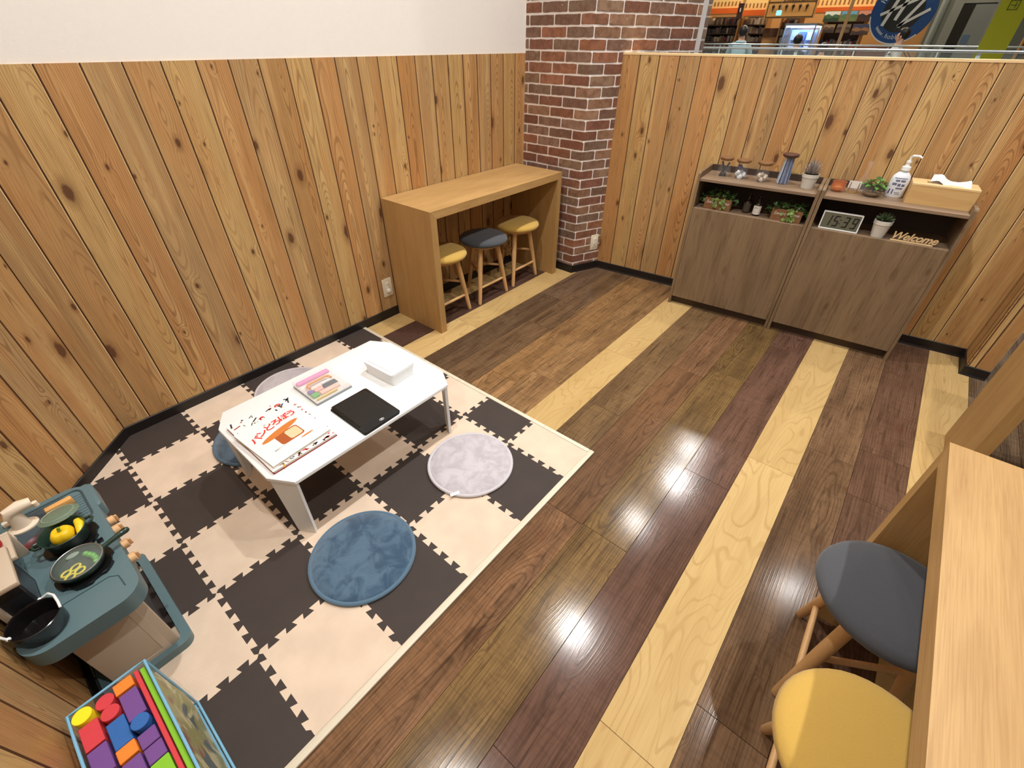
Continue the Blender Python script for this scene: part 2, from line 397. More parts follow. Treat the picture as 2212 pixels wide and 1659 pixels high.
# half-height back wall, turned a few degrees
B0 = Vector((3.291, 0.487, 0)); BDv = Vector((0.235, -2.134, 0)).normalized(); BN = Vector((BDv.y, -BDv.x, 0))   # BN points into the room
BL = 2.448; BA = math.atan2(BDv.y, BDv.x)
def bpt(s, dep, z=0.0): return B0 + BDv*s - BN*dep + Vector((0, 0, z))
bm = B(); box(bm, -0.02, BL+0.09, 0.0085, 0.11, 0, 1.455)
wb = struct('wall_back', bm, M_backing, 'half height wall of cedar boards below the open view to the shops', smooth=0, loc=B0, rot=(0, 0, BA))
wb_planks_edges = [0.0] + [0.1232+0.12715*k for k in range(0, 18)] + [BL]
# children take local coordinates: x along the wall, -y into the room
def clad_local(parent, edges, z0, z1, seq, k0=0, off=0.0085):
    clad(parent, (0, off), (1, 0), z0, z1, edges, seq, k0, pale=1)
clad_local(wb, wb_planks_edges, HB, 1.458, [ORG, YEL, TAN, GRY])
bm = B(); box(bm, -0.02, BL+0.09, -0.001, 0.112, 1.455, 1.466); obj('cap', bm, M_capwood, wb, smooth=0)
# short return at the right end of the back wall
bm = B(); box(bm, 3.347, 3.70, -2.052, -1.951, 0, 1.455)
we = struct('wall_end', bm, M_backing, 'short cedar clad wall end stepping out at the right of the half wall', smooth=0)
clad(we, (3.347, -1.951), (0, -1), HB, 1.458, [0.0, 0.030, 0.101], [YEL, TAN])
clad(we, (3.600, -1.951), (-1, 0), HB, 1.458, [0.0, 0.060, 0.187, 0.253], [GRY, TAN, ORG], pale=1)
bm = B(); box(bm, 3.339, 3.70, -2.052, -1.943, 1.455, 1.466); obj('cap', bm, M_capwood, we, smooth=0)

# ------------------------------------------------------------------ brick pillar
PA, PB, PC_, PD = Vector((3.078, 1.124, 0)), Vector((3.058, 0.584, 0)), Vector((3.895, 0.2355, 0)), Vector((3.995, 0.2355, 0))
bm = B(); prism(bm, [(PA.x, 1.20), (PA.x, PA.y), (PB.x, PB.y), (PC_.x, PC_.y), (PD.x, PD.y), (PD.x, 1.20)], 0, CEIL)
wp = struct('wall_pillar', bm, M_mortar, 'red brown brick pillar with white mortar in the corner', smooth=0)
segs = [(PA, PB), (PB, PC_), (PC_, PD)]
L1 = (PB-PA).length; L2 = (PC_-PB).length; L3 = (PD-PC_).length
def bend(u, z, d):
    if u <= L1: a, b, q = PA, PB, u
    elif u <= L1+L2: a, b, q = PB, PC_, u-L1
    else: a, b, q = PC_, PD, u-L1-L2
    t = (b-a).normalized(); n = Vector((t.y, -t.x, 0))
    n = -n if n.x > 0 and abs(n.x) > abs(n.y) else n
    if n.y > 0.5: n = -n
    return a + t*q + n*d + Vector((0, 0, z))
def brick_mesh(u0, u1, z0, z1, rg):
    """hand-made brick slip: wobbly outline, slightly proud, mitred round a corner when it spans one"""
    cuts = [c for c in (L1, L1+L2) if u0+0.003 < c < u1-0.003]
    us = sorted([u0, u1] + cuts)
    n = 6; bm = B(); jit = lambda a: rg.uniform(-a, a)
    top, bot, us_all = [], [], []
    for a, b in zip(us, us[1:]):
        if a == u0: us_all += [a, a+0.004]
        else: us_all.append(a)
        m_ = max(1, int(round((b-a)/0.035)))
        for i in range(1, m_): us_all.append(a+(b-a)*i/m_)
        if b == u1: us_all.append(b-0.004)
    us_all.append(us[-1])
    cr = 0.0045
    rows = []
    for i, u in enumerate(us_all):
        end = (i == 0 or i == len(us_all)-1)
        zt = z1 - (cr*0.7 if end else 0) + jit(0.0018); zb = z0 + (cr*0.7 if end else 0) + jit(0.0018)
        rows.append((u, zb, zt))
    outer_f, outer_b = [], []
    d0, d1 = -0.001, 0.0040
    def mk(u, z, d): return bm.verts.new(bend(u, z, d))
    fr, bk = [], []
    for i, (u, zb, zt) in enumerate(rows):
        e_ = 0.0015
        fr.append((mk(u, zb+e_, d1), mk(u, zt-e_, d1))); bk.append((mk(u, zb, d0), mk(u, zt, d0)))
    for i in range(len(rows)-1):
        bm.faces.new((fr[i][0], fr[i+1][0], fr[i+1][1], fr[i][1]))
        bm.faces.new((bk[i][0], bk[i+1][0], fr[i+1][0], fr[i][0]))
        bm.faces.new((fr[i][1], fr[i+1][1], bk[i+1][1], bk[i][1]))
    bm.faces.new((bk[0][0], fr[0][0], fr[0][1], bk[0][1])); bm.faces.new((fr[-1][0], bk[-1][0], bk[-1][1], fr[-1][1]))
    return mesh_of(bm, 'brick')
g = G('old_brick'); oc = g.n('ShaderNodeObjectInfo').outputs['Color']; co = g.objco()
n1 = g.noise(co, 22, 4, 0.6); n2 = g.noise(co, 70, 4, 0.65)
cc = g.mix(g.math('MULTIPLY', g.ramp(n1, 0.38, 0.66), 0.55), oc, col4((92, 58, 42)))
cc = g.mix(g.math('MULTIPLY', g.ramp(n2, 0.52, 0.72), 0.30), cc, col4((170, 128, 100)))
cc = g.mix(g.math('MULTIPLY', g.ramp(g.noise(co, 34, 5, 0.7), 0.66, 0.74), 0.7), cc, col4((214, 196, 184)))
g.color(cc); g.p(rough=0.85); g.bump(n2, 0.5, 0.002); M_brick = g.m
PAL = [(136, 90, 66), (126, 82, 62), (146, 110, 84), (124, 100, 82), (152, 100, 72), (126, 80, 62), (142, 114, 90), (120, 90, 74), (134, 104, 86)]
rb = random.Random(11); pitch = 0.0632; gap = 0.0105
for n in range(-15, 18):
    zc = 0.967 + pitch*n
    z0, z1 = zc+gap/2, zc+pitch-gap/2
    if z1 < HB+0.01: continue
    z0 = max(z0, HB+0.003)
    if z0 > 2.02: continue
    off = 0.031 + (0.1035 if n % 2 else 0.0)
    umax = L1+L2+L3
    k = -1
    while True:
        a = off+0.207*k; b = a+0.207; k += 1
        if a > umax-0.01: break
        u0, u1 = max(a+gap/2, 0.001), min(b-gap/2, umax-0.001)
        if u1-u0 < 0.012: continue
        # behind the half wall nothing shows
        if z1 < 1.44 and u0 > L1+0.262: continue
        if z1 < 1.44: u1 = min(u1, L1+0.262)
        c = rb.choice(PAL); d = rb.uniform(-8, 8)
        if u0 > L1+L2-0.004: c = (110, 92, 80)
        link('brick', brick_mesh(u0, u1, z0, z1, rb), M_brick, wp, color=(c[0]+d, c[1]+d, c[2]+d))
t_ = (PC_-PB).normalized()
q0 = PC_ - t_*0.028
bm = B(); prism(bm, [(q0.x-0.006, q0.y-0.010), (PC_.x+0.004, PC_.y-0.012), (PC_.x+0.006, PC_.y+0.02), (q0.x, q0.y+0.02)], 1.40, CEIL)
struct('trim_1', bm, plain('grey_white_trim', (206, 202, 200), 0.4), 'pale metal corner strip up the edge of the brick pillar', smooth=0)
bm = B(); box(bm, -0.5, PD.x, 1.2, 1.3, 0, CEIL); 

# baseboards
def baseboard(name, pts, label):
    bm = B(); t0 = 0.006
    P = [Vector((x, y, 0)) for x, y in pts]
    offs = []
    for i, p in enumerate(P):
        d1 = (P[i]-P[i-1]).normalized() if i else (P[1]-P[0]).normalized()
        d2 = (P[i+1]-P[i]).normalized() if i < len(P)-1 else d1
        n1, n2 = Vector((d1.y, -d1.x, 0)), Vector((d2.y, -d2.x, 0))
        n = (n1+n2); n = n/ max(0.3, n.length_squared/2) if n.length > 1e-5 else n1
        offs.append(n)
    lo = [[bm.verts.new(p + n*d + Vector((0, 0, z))) for (d, z) in ((-0.004, 0), (t0+0.004, 0), (t0, 0.012), (t0, HB-0.002), (t0-0.002, HB), (-0.004, HB))] for p, n in zip(P, offs)]
    for a, b in zip(lo, lo[1:]):
        for i in range(6): bm.faces.new((a[i], a[(i+1) % 6], b[(i+1) % 6], b[i]))
    bm.faces.new(lo[0]); bm.faces.new(lo[-1][::-1])
    return struct(name, bm, M_black_vinyl, label, smooth=0)
baseboard('baseboard_left', [(-0.352, -1.6), (-0.352, 0.705), (0.066, 1.123), (3.076, 1.124)], 'black vinyl skirting along the rear, corner and left wall')
baseboard('baseboard_back', [(PA.x, PA.y), (PB.x, PB.y), (B0.x, B0.y), (3.560, -1.9435), (3.3395, -1.9435), (3.3395, -2.052)], 'black vinyl skirting round the pillar and along the half wall')

# ------------------------------------------------------------------ sockets
def outlet(name, label, loc, rz, switch):
    t = thing(name, label, 'outlet', loc, rz)             # local: x along wall, -y out of wall
    bm = B(); box(bm, -0.036, 0.036, -0.006, 0, -0.062, 0.062, 0.003); obj('cover_plate', bm, M_ivory, t)
    bm = B(); box(bm, -0.012, 0.012, -0.009, -0.005, -0.038, 0.038, 0.002); obj('insert', bm, plain('ivory_insert', (236, 230, 212), 0.4), t)
    for zz in ((0.02,) if switch else (0.02, -0.02)):
        for xx in (-0.005, 0.005):
            bm = B(); box(bm, xx-0.001, xx+0.001, -0.0098, -0.0088, zz-0.006, zz+0.006); obj('slot', bm, M_black_pl, t, smooth=0)
    if switch:
        bm = B(); box(bm, -0.011, 0.011, -0.022, -0.008, -0.030, -0.010, 0.003); obj('plug_cap', bm, M_white_pl, t)
outlet('wall_outlet', 'ivory wall socket with white plug cap on the cedar boards left of the counter', (1.637, 1.1235, 0.214), 0, True)
rd = (PB-PA, PC_-PB)[1].normalized(); q = PB + rd*0.197
outlet('wall_outlet', 'ivory wall socket on the brick pillar beside the half wall', (q.x-0.0015, q.y-0.0035, 0.224), math.atan2(rd.y, rd.x), False)

# ------------------------------------------------------------------ foam mat
MT = 0.010; TS = 0.30
g = G('foam_cream'); co = g.n('ShaderNodeTexCoord').outputs['Object']
def foam(name, c):
    g = G(name); co = g.n('ShaderNodeTexCoord').outputs['Object']
    def wv(dirn):
        nd = g.n('ShaderNodeTexWave', wave_type='BANDS', bands_direction=dirn); g.set(nd.inputs['Vector'], co); nd.inputs['Scale'].default_value = 62; return nd.outputs['Fac']
    h = g.math('MULTIPLY', wv('X'), wv('Y'))
    v = g.ramp(g.noise(co, 9, 3), 0.3, 0.7, 0.94, 1.05)
    cx = g.n('ShaderNodeCombineXYZ'); [g.set(cx.inputs[i], v) for i in range(3)]
    cc = g.mix(1.0, col4(c), cx.outputs[0], 'MULTIPLY')
    cc = g.mix(g.math('MULTIPLY', h, 0.12), cc, (0, 0, 0, 1))
    g.color(cc); g.p(rough=0.75); g.bump(h, 0.35, 0.0008); return g.m
M_foam_l = foam('foam_cream', (222, 200, 177)); M_foam_d = foam('foam_dark_brown', (60, 50, 45))
mat_t = thing('foam_play_mat', 'puzzle foam play mat of cream and dark brown squares under the low table', 'play mat')
outline = [(1.392, 1.117), (0.068, 1.117), (-0.345, 0.704), (-0.345, -0.62), (1.392, -0.62)]
def edge_pts(p, q, sgn):
    """jigsaw edge from p to q; offset to the right of travel is +; first half tooth goes sgn"""
    p, q = Vector(p), Vector(q); d = q-p; n = Vector((d.y, -d.x)).normalized()
    a = 0.0098; de = 0.013; out = [(0.0, 0.0), (0.03, sgn*a)]
    s = sgn
    for k in range(1, 10):
        out += [(k*0.1+de, s*a), (k*0.1-de, -s*a)]; s = -s
    out += [(0.97, s*a)]
    return [p + d*t_ + n*o_ for t_, o_ in out]
def clip(poly, A_, B_):
    r = []; n = Vector((-(B_[1]-A_[1]), B_[0]-A_[0]))
    sd = lambda P: n.x*(P.x-A_[0]) + n.y*(P.y-A_[1])
    for i in range(len(poly)):
        P, Q = poly[i], poly[(i+1) % len(poly)]; a, b = sd(P), sd(Q)
        if a >= 0: r.append(P)
        if (a > 0 and b < 0) or (a < 0 and b > 0): r.append(P + (Q-P)*(a/(a-b)))
    return r
for i in range(-2, 5):
    for j in range(-4, 2):
        X = lambda ii, jj: (ii*TS, -jj*TS)
        # loop: (i,j)->(i+1,j)->(i+1,j+1)->(i,j+1)
        def ih(jj): return edge_pts(X(i, jj), X(i+1, jj), -1)          # travel +x: right side is -y (larger j); larger-j tile bulges to smaller j first
        def jv(ii): return edge_pts(X(ii, j), X(ii, j+1), -1)          # travel -y: right side is -x ; smaller-i tile bulges to +x first
        end = lambda L_, c_: L_ + [Vector(c_)]
        top = end(ih(j), X(i+1, j)); rgt = end(jv(i+1), X(i+1, j+1))
        if j == 1:
            botm = [Vector((X(i+1, 2)[0], -2.3*TS)), Vector((X(i, 2)[0], -2.3*TS))]; lft = end(jv(i), X(i, j+1))
            poly = top[:-1] + rgt[:-1] + [Vector(X(i+1, 2))] + botm + lft[::-1][:-1]
        else:
            bot_ = end(ih(j+1), X(i+1, j+1)); lft = end(jv(i), X(i, j+1))
            poly = top[:-1] + rgt[:-1] + bot_[::-1][:-1] + lft[::-1][:-1]
        for k in range(len(outline)):
            A_, B_ = outline[k], outline[(k+1) % len(outline)]
            if poly: poly = clip(poly, A_, B_)
        cl = []
        for P in poly:
            if not cl or (P-cl[-1]).length > 1e-5: cl.append(P)
        if len(cl) > 2 and (cl[0]-cl[-1]).length < 1e-5: cl.pop()
        if len(cl) < 3: continue
        bm = B()
        try:
            lo = [bm.verts.new((P.x, P.y, 0.0005)) for P in cl]; hi = [bm.verts.new((P.x, P.y, MT)) for P in cl]
            ft = bm.faces.new(hi)
            for q in range(len(cl)): bm.faces.new((lo[q], lo[(q+1) % len(cl)], hi[(q+1) % len(cl)], hi[q]))
            bmesh.ops.triangulate(bm, faces=[ft])
        except ValueError: continue
        obj('mat_tile', bm, M_foam_l if (i+j) % 2 else M_foam_d, mat_t, smooth=0)
# edging strip, white wood-look
M_edge = wood('edge_strip_white', 'x', (222, 212, 190), dark=(180, 165, 138), ring=8, ringk=0.25, rough=0.5, fiber=0.25, bump=0.05)
bm = B(); box(bm, -0.345, 1.4145, -0.645, -0.6205, 0, 0.0125, 0.003); obj('edge_strip', bm, M_edge, mat_t)
bm = B(); box(bm, 1.3925, 1.4145, -0.6205, 1.117, 0, 0.0125, 0.003); obj('edge_strip', bm, M_edge, mat_t)

# ------------------------------------------------------------------ U-shaped counters
def counter(name, label, loc, rz, L, D_, H=0.771, tt=0.046, group=None):
    """local: x 0..L along the front, y 0 (front) .. D_ (back)"""
    t = thing(name, label, 'counter', loc, rz)
    bm = B()
    prof = [(0, H), (L, H), (L-tt, H-tt), (tt, H-tt)]
    f = [bm.verts.new((x, 0, z)) for x, z in prof]; b_ = [bm.verts.new((x, D_, z)) for x, z in prof]
    bm.faces.new(f[::-1]); bm.faces.new(b_)
    for q in range(4): bm.faces.new((f[q], f[(q+1) % 4], b_[(q+1) % 4], b_[q]))
    obj('top', bm, M_lam_x, t, smooth=0)
    for s in (0, 1):
        bm = B(); e_ = 0.0006
        pr = [(0, 0), (tt, 0), (tt, H-tt-e_), (0, H-2*e_)] if s == 0 else [(L-tt, 0), (L, 0), (L, H-2*e_), (L-tt, H-tt-e_)]
        f = [bm.verts.new((x, 0, z)) for x, z in pr]; b_ = [bm.verts.new((x, D_, z)) for x, z in pr]
        bm.faces.new(f); bm.faces.new(b_[::-1])
        for q in range(4): bm.faces.new((f[q], f[(q+1) % 4], b_[(q+1) % 4], b_[q]))
        obj('side_panel', bm, M_lam_z, t, smooth=0)
    return t
counter('wall_counter', 'oak laminate counter with mitred sides standing against the left wall over three stools', (1.696, 0.683, 0), 0, 1.277, 0.435)
counter('side_counter', 'large oak laminate counter in the right foreground with two stools pushed under', (1.302, -1.595, 0), PI, 1.60, 0.425)
counter('far_counter', 'oak laminate counter end standing on the floor beyond the right foreground counter', (2.205, -1.900, 0), -PI/2, 1.2, 0.425)

# ------------------------------------------------------------------ stools
M_mustard = plain('mustard_felt', (198, 160, 76), 0.95, var=0.07, scale=400, bump=0.4, bscale=700, sheen=0.2)
M_char = plain('charcoal_felt', (72, 74, 79), 0.95, var=0.16, scale=380, bump=0.4, bscale=700, sheen=0.2)
def stool(label, x, y, rz, cushion, grp):
    t = thing('stool', label, 'stool', (x, y, 0), rz, grp)
    R = 0.168
    prof = [(0, 0.405), (R*0.80, 0.405), (R*0.95, 0.412), (R, 0.427), (R*0.97, 0.440), (R*0.86, 0.450), (R*0.6, 0.456), (0, 0.459)]
    bm = B(); lathe(bm, prof, 40); obj('seat', bm, cushion, t, smooth=60)
    bm = B(); cyl(bm, (0, 0, 0.390), R*0.74, 0.016, 32); obj('seat_base', bm, M_beech, t)
    P = []
    for k in range(3):
        a = PI/2 + 2*PI*k/3
        top = Vector((0.096*math.cos(a), 0.096*math.sin(a), 0.395)); bot = Vector((0.171*math.cos(a), 0.171*math.sin(a), 0.0))
        P.append((top, bot))
        bm = B(); tube(bm, [bot, bot.lerp(top, 0.04), bot.lerp(top, 0.6), top], [0.0125, 0.0135, 0.0175, 0.0175], 14); obj('leg', bm, M_beech, t, smooth=60)
    at = lambda k, z: P[k][1].lerp(P[k][0], z/0.395)
    for a, b, z in ((1, 2, 0.115), (0, 1, 0.215), (0, 2, 0.215)):
        bm = B(); p0, p1 = at(a, z), at(b, z); tube(bm, [p0, p0.lerp(p1, 0.5), p1], [0.0085, 0.0095, 0.0085], 10); obj('stretcher', bm, M_beech, t, smooth=60)
    return t
stool('mustard round stool half hidden behind the near side of the wall counter', 1.915, 0.872, 0.0, M_mustard, 'stools under the wall counter')
stool('charcoal round stool in the middle under the wall counter', 2.304, 0.858, 0.0, M_char, 'stools under the wall counter')
stool('mustard round stool at the brick pillar end under the wall counter', 2.690, 0.872, 0.02, M_mustard, 'stools under the wall counter')
stool('charcoal round stool pushed under the right foreground counter', 1.075, -1.652, PI, M_char, 'stools under the foreground counter')
stool('mustard round stool in the bottom right foreground half under the counter', 0.665, -1.655, PI, M_mustard, 'stools under the foreground counter')

# ------------------------------------------------------------------ low white table
TX0, TX1, TY0, TY1, TH = 0.296, 1.130, -0.056, 0.510, 0.313
lt = thing('low_table', 'white low folding table with clipped corners standing on the foam mat', 'table', (0, 0, MT+0.0005))
cx, cy = 0.055, 0.092
poly = [(TX0+cx, TY0), (TX1-cx, TY0), (TX1, TY0+cy), (TX1, TY1-cy), (TX1-cx, TY1), (TX0+cx, TY1), (TX0, TY1-cy), (TX0, TY0+cy)]
bm = B(); prism(bm, poly, TH-0.014-MT, TH-MT, 0.003); obj('tabletop', bm, M_white_tbl, lt)
for sx, sy in ((0, 0), (1, 0), (0, 1), (1, 1)):
    # a leg is a tapered board below each clipped corner
    ax, ay = (TX0, TY0+cy) if (sx, sy) == (0, 0) else (TX1, TY0+cy) if (sx, sy) == (1, 0) else (TX0, TY1-cy) if (sx, sy) == (0, 1) else (TX1, TY1-cy)
    bx, by = (TX0+cx, TY0) if (sx, sy) == (0, 0) else (TX1-cx, TY0) if (sx, sy) == (1, 0) else (TX0+cx, TY1) if (sx, sy) == (0, 1) else (TX1-cx, TY1)
    A_, B_ = Vector((ax, ay, 0)), Vector((bx, by, 0)); ctr = Vector(((TX0+TX1)/2, (TY0+TY1)/2, 0))
    inn = (ctr-(A_+B_)/2).normalized()
    n = (B_-A_).normalized(); pin = Vector((-n.y, n.x, 0)); pin = pin if pin.dot(inn) > 0 else -pin
    ps = []
    for z, f0, f1 in ((0, 0.26, 0.93), (TH-0.0145-MT, 0.04, 0.98)):
        for off in (0.004, 0.016):
            for f_ in (f0, f1): ps.append(A_.lerp(B_, f_) + pin*off + Vector((0, 0, z)))
    bm = B(); V = [bm.verts.new(p) for p in ps]
    for q in ((0, 1, 3, 2), (4, 6, 7, 5), (0, 4, 5, 1), (2, 3, 7, 6), (0, 2, 6, 4), (1, 5, 7, 3)): bm.faces.new([V[i] for i in q])
    obj('leg', bm, M_white_tbl, lt, smooth=0)

# ------------------------------------------------------------------ floor cushions
def cushion(label, x, y, c1, c2, rz, tagged=False):
    key = 'plush_%d_%d_%d' % c1
    if key not in MATS:
        g = G(key); co = g.objco(); n1 = g.noise(co, 14, 4, 0.6, 0.8); n2 = g.noise(co, 900, 2)
        g.color(g.mix(g.ramp(n1, 0.36, 0.62), col4(c1), col4(c2))); g.p(rough=1.0, sheen=0.5)
        g.bump(g.math('ADD', g.math('MULTIPLY', n1, 4.0), n2), 0.5, 0.003); MATS[key] = g.m
    t = thing('floor_cushion', label, 'cushion', (x, y, MT), rz, 'round floor cushions on the play mat')
    R = 0.192; bm = B(); n = 64; rg = random.Random(int(x*1000))
    pr = [(0, 0.002), (R-0.012, 0.002), (R-0.010, 0.012), (R-0.016, 0.0165), (R*0.7, 0.021), (R*0.35, 0.019), (0, 0.018)]
    lathe(bm, pr, n); obj('pad', bm, MATS[key], t, smooth=70)
    bm = B(); tube(bm, [((R-0.0075)*math.cos(2*PI*i/n), (R-0.0075)*math.sin(2*PI*i/n), 0.0085) for i in range(n)], 0.0078, 10, True)
    obj('piping', bm, plain(key+'_edge', tuple(int(v*0.95+8) for v in c1), 0.9, var=0.04, scale=200, sheen=0.3), t, smooth=70)
    if tagged:
        bm = B(); box(bm, -0.020, 0.020, 0, 0.012, 0, 0.001); obj('care_tag', bm, M_white_pl, t, (R*math.cos(3.58), R*math.sin(3.58), 0.016), (0.35, 0, -0.4), smooth=0)
cushion('light grey plush floor cushion lying in front of the white table', 0.990, -0.257, (206, 200, 206), (186, 180, 186), 0.0, True)
cushion('large steel blue plush floor cushion nearest the camera', 0.410, -0.268, (82, 111, 134), (50, 79, 105), 0.7)
cushion('light grey plush floor cushion behind the table against the wall skirting', 0.760, 0.860, (196, 188, 192), (180, 172, 178), 2.0)
cushion('blue plush floor cushion half hidden under the left end of the table', 0.460, 0.640, (74, 98, 118), (50, 74, 96), 1.1)

# ------------------------------------------------------------------ things on the low table
TZ = TH + 0.0008
def decal(name, me_or_bm, mat, parent, loc=(0, 0, 0), rot=(0, 0, 0)):
    me = mesh_of(me_or_bm, name) if isinstance(me_or_bm, bmesh.types.BMesh) else me_or_bm
    return link(name, me, mat, parent, loc, rot)
M_paper = plain('book_paper', (238, 236, 230), 0.6)
M_red = plain('print_red', (214, 52, 40), 0.6); M_redd = plain('print_dark_red', (150, 36, 34), 0.6)
M_blk = plain('print_black', (40, 40, 48), 0.6); M_blu = plain('print_blue', (52, 70, 130), 0.6)
M_och = plain('print_ochre', (206, 160, 60), 0.6); M_grn = plain('print_green', (70, 110, 70), 0.6); M_pnk = plain('print_pink', (206, 110, 124), 0.6)
def book(name, label, loc, rz, W, D_, T_, cover, spine):
    t = thing(name, label, 'book', loc, rz)
    bm = B(); box(bm, 0.004, W-0.003, 0.003, D_-0.003, 0.0022, T_-0.0022); obj('pages', bm, plain('page_edges', (228, 222, 210), 0.8), t, smooth=0)
    bm = B(); box(bm, 0, W, 0, D_, 0, 0.0022); box(bm, 0, 0.0035, 0, D_, 0.0022, T_-0.0022); obj('back_cover', bm, spine, t, smooth=0)
    bm = B(); box(bm, 0, W, 0, D_, T_-0.0022, T_); obj('front_cover', bm, cover, t, smooth=0)
    return t
# lower, larger picture book with a doodled cover: local x along +x, y along +y
b2 = book('picture_book', 'large picture book with colourful doodles round its cover, underneath the other book', (0.322, 0.030, TZ), 0.012, 0.254, 0.355, 0.014, M_paper, M_redd)
rd_ = random.Random(5)
cols = [M_red, M_blk, M_blu, M_och, M_grn, M_pnk, M_redd, M_blk, M_blk, M_och]
bm_by = {}
def doodle(x, y):
    m = rd_.choice(cols); bm = bm_by.setdefault(m.name, (B(), m))[0]
    a = rd_.uniform(0, 6.28); k = rd_.randrange(4); r = rd_.uniform(0.004, 0.010)
    if k == 0: P = circ(x, y, r, 10, r*0.6)
    elif k == 1: P = [(x+r*math.cos(a), y+r*math.sin(a)), (x+r*math.cos(a+2.1), y+r*math.sin(a+2.1)), (x+r*math.cos(a+4.2), y+r*math.sin(a+4.2))]
    else:
        c, s = math.cos(a), math.sin(a); L_, w_ = r*1.5, r*0.32
        P = [(x+c*L_-s*w_, y+s*L_+c*w_), (x-c*L_-s*w_, y-s*L_+c*w_), (x-c*L_+s*w_, y-s*L_-c*w_), (x+c*L_+s*w_, y+s*L_-c*w_)]
    bm.faces.new([bm.verts.new((px, py, 0.0144)) for px, py in P])
for i in range(34): doodle(rd_.uniform(0.006, 0.248), rd_.uniform(0.275, 0.350))
for i in range(34): doodle(rd_.uniform(0.226, 0.248), rd_.uniform(0.010, 0.350))
for i in range(26): doodle(rd_.uniform(0.02, 0.248), rd_.uniform(0.004, 0.016))
bm = bm_by.setdefault(M_red.name, (B(), M_red))[0]
for i in range(18):
    a0, a1 = i*0.3, (i+1)*0.3; r0, r1 = 0.018-i*0.0008, 0.018-(i+1)*0.0008; cxx, cyy = 0.190, 0.325
    q_ = [(cxx+r*math.cos(a), cyy+r*math.sin(a)) for r, a in ((r0, a0), (r0-0.007, a0), (r1-0.007, a1), (r1, a1))]
    if r1 > 0.008: bm.faces.new([bm.verts.new((x, y, 0.0145)) for x, y in q_])
for nm, (bm, m) in bm_by.items(): decal('cover_print', bm, m, b2)['kind'] = 'stuff'
# upper book: title runs along +x
b1 = book('picture_book', 'white picture book with a red title and bread coloured shapes, lying on top', (0.332, 0.040, TZ+0.0145), 0.074, 0.238, 0.262, 0.011, M_paper, M_paper)
def put(s, size, x, y, mat, parent, z, rz=0.0, **kw):
    me = textmesh(s, size, **kw)
    return decal('lettering', me, mat, parent, (x, y, z), (0, 0, rz))
for ch, x, y, r_ in (('パ', 0.038, 0.172, 0.18), ('ン', 0.070, 0.186, 0.1), ('ど', 0.104, 0.196, 0.05), ('ろ', 0.136, 0.202, 0.0), ('ぼ', 0.170, 0.206, -0.08), ('う', 0.202, 0.204, -0.15)):
    put(ch, 0.041, x, y, M_red, b1, 0.0114, r_, bevel=0.0012)
put('作', 0.010, 0.100, 0.222, M_blk, b1, 0.0114)
put('柴田ケイコ', 0.0085, 0.066, 0.062, M_blk, b1, 0.0114, 0.05)
M_bread = plain('print_bread', (206, 122, 52), 0.6); M_loaf = plain('print_loaf', (232, 200, 158), 0.6); M_crust = plain('print_crust', (170, 84, 36), 0.6)
bm = B(); bm.faces.new([bm.verts.new((x, y, 0.0114)) for x, y in [(0.118+0.082*math.cos(a)*math.cos(0.18)-0.016*math.sin(a)*math.sin(0.18), 0.146+0.082*math.cos(a)*math.sin(0.18)+0.016*math.sin(a)*math.cos(0.18)) for a in [2*PI*i/28 for i in range(28)]]]); decal('cover_print', bm, M_bread, b1)
bm = B(); bm.faces.new([bm.verts.new((x, y, 0.01135)) for x, y in rrect(0.082, 0.174, 0.066, 0.134, 0.012)]); decal('cover_print', bm, M_crust, b1)
bm = B(); bm.faces.new([bm.verts.new((x, y, 0.01142)) for x, y in rrect(0.120, 0.170, 0.072, 0.128, 0.010)]); decal('cover_print', bm, M_loaf, b1)
bm = B(); bm.faces.new([bm.verts.new((x, y, 0.0114)) for x, y in circ(0.170, 0.050, 0.026, 16, 0.004)]); decal('cover_print', bm, M_bread, b1)

# drawing tablets, two stacked
def tablet(label, loc, rz, icon):
    t = thing('drawing_tablet', label, 'tablet', loc, rz)
    bm = B(); prism(bm, rrect(0, 0.172, 0, 0.236, 0.008), 0, 0.0052, 0.0012); obj('case', bm, M_black_pl, t)
    bm = B(); prism(bm, rrect(0.012, 0.160, 0.036, 0.226, 0.003), 0.0052, 0.0056); obj('screen', bm, plain('tablet_screen', (22, 23, 24), 0.4), t, smooth=0)
    bm = B(); tube(bm, [(0.0065, 0.045, 0.0062), (0.0065, 0.150, 0.0062)], 0.0026, 10); obj('stylus', bm, M_black_pl, t)
    if icon:
        bm = B(); n = 24; P = circ(0.092, 0.018, 0.010, n, 0.0065); Q = circ(0.092, 0.018, 0.0082, n, 0.0048)
        for i in range(n): j = (i+1) % n; bm.faces.new([bm.verts.new((*p_, 0.0056)) for p_ in (P[i], P[j], Q[j], Q[i])])
        bm.faces.new([bm.verts.new((*p_, 0.0056)) for p_ in circ(0.092, 0.018, 0.0042, 16, 0.0026)])
        decal('button_mark', bm, plain('mark_white', (230, 230, 230), 0.5), t)
tablet('black drawing tablet underneath, hidden by the one on top', (0.643, -0.052, TZ), 0.015, False)
tablet('black drawing tablet with a white oval button mark, on top at the table edge', (0.646, -0.050, TZ+0.0066), 0.0, True)

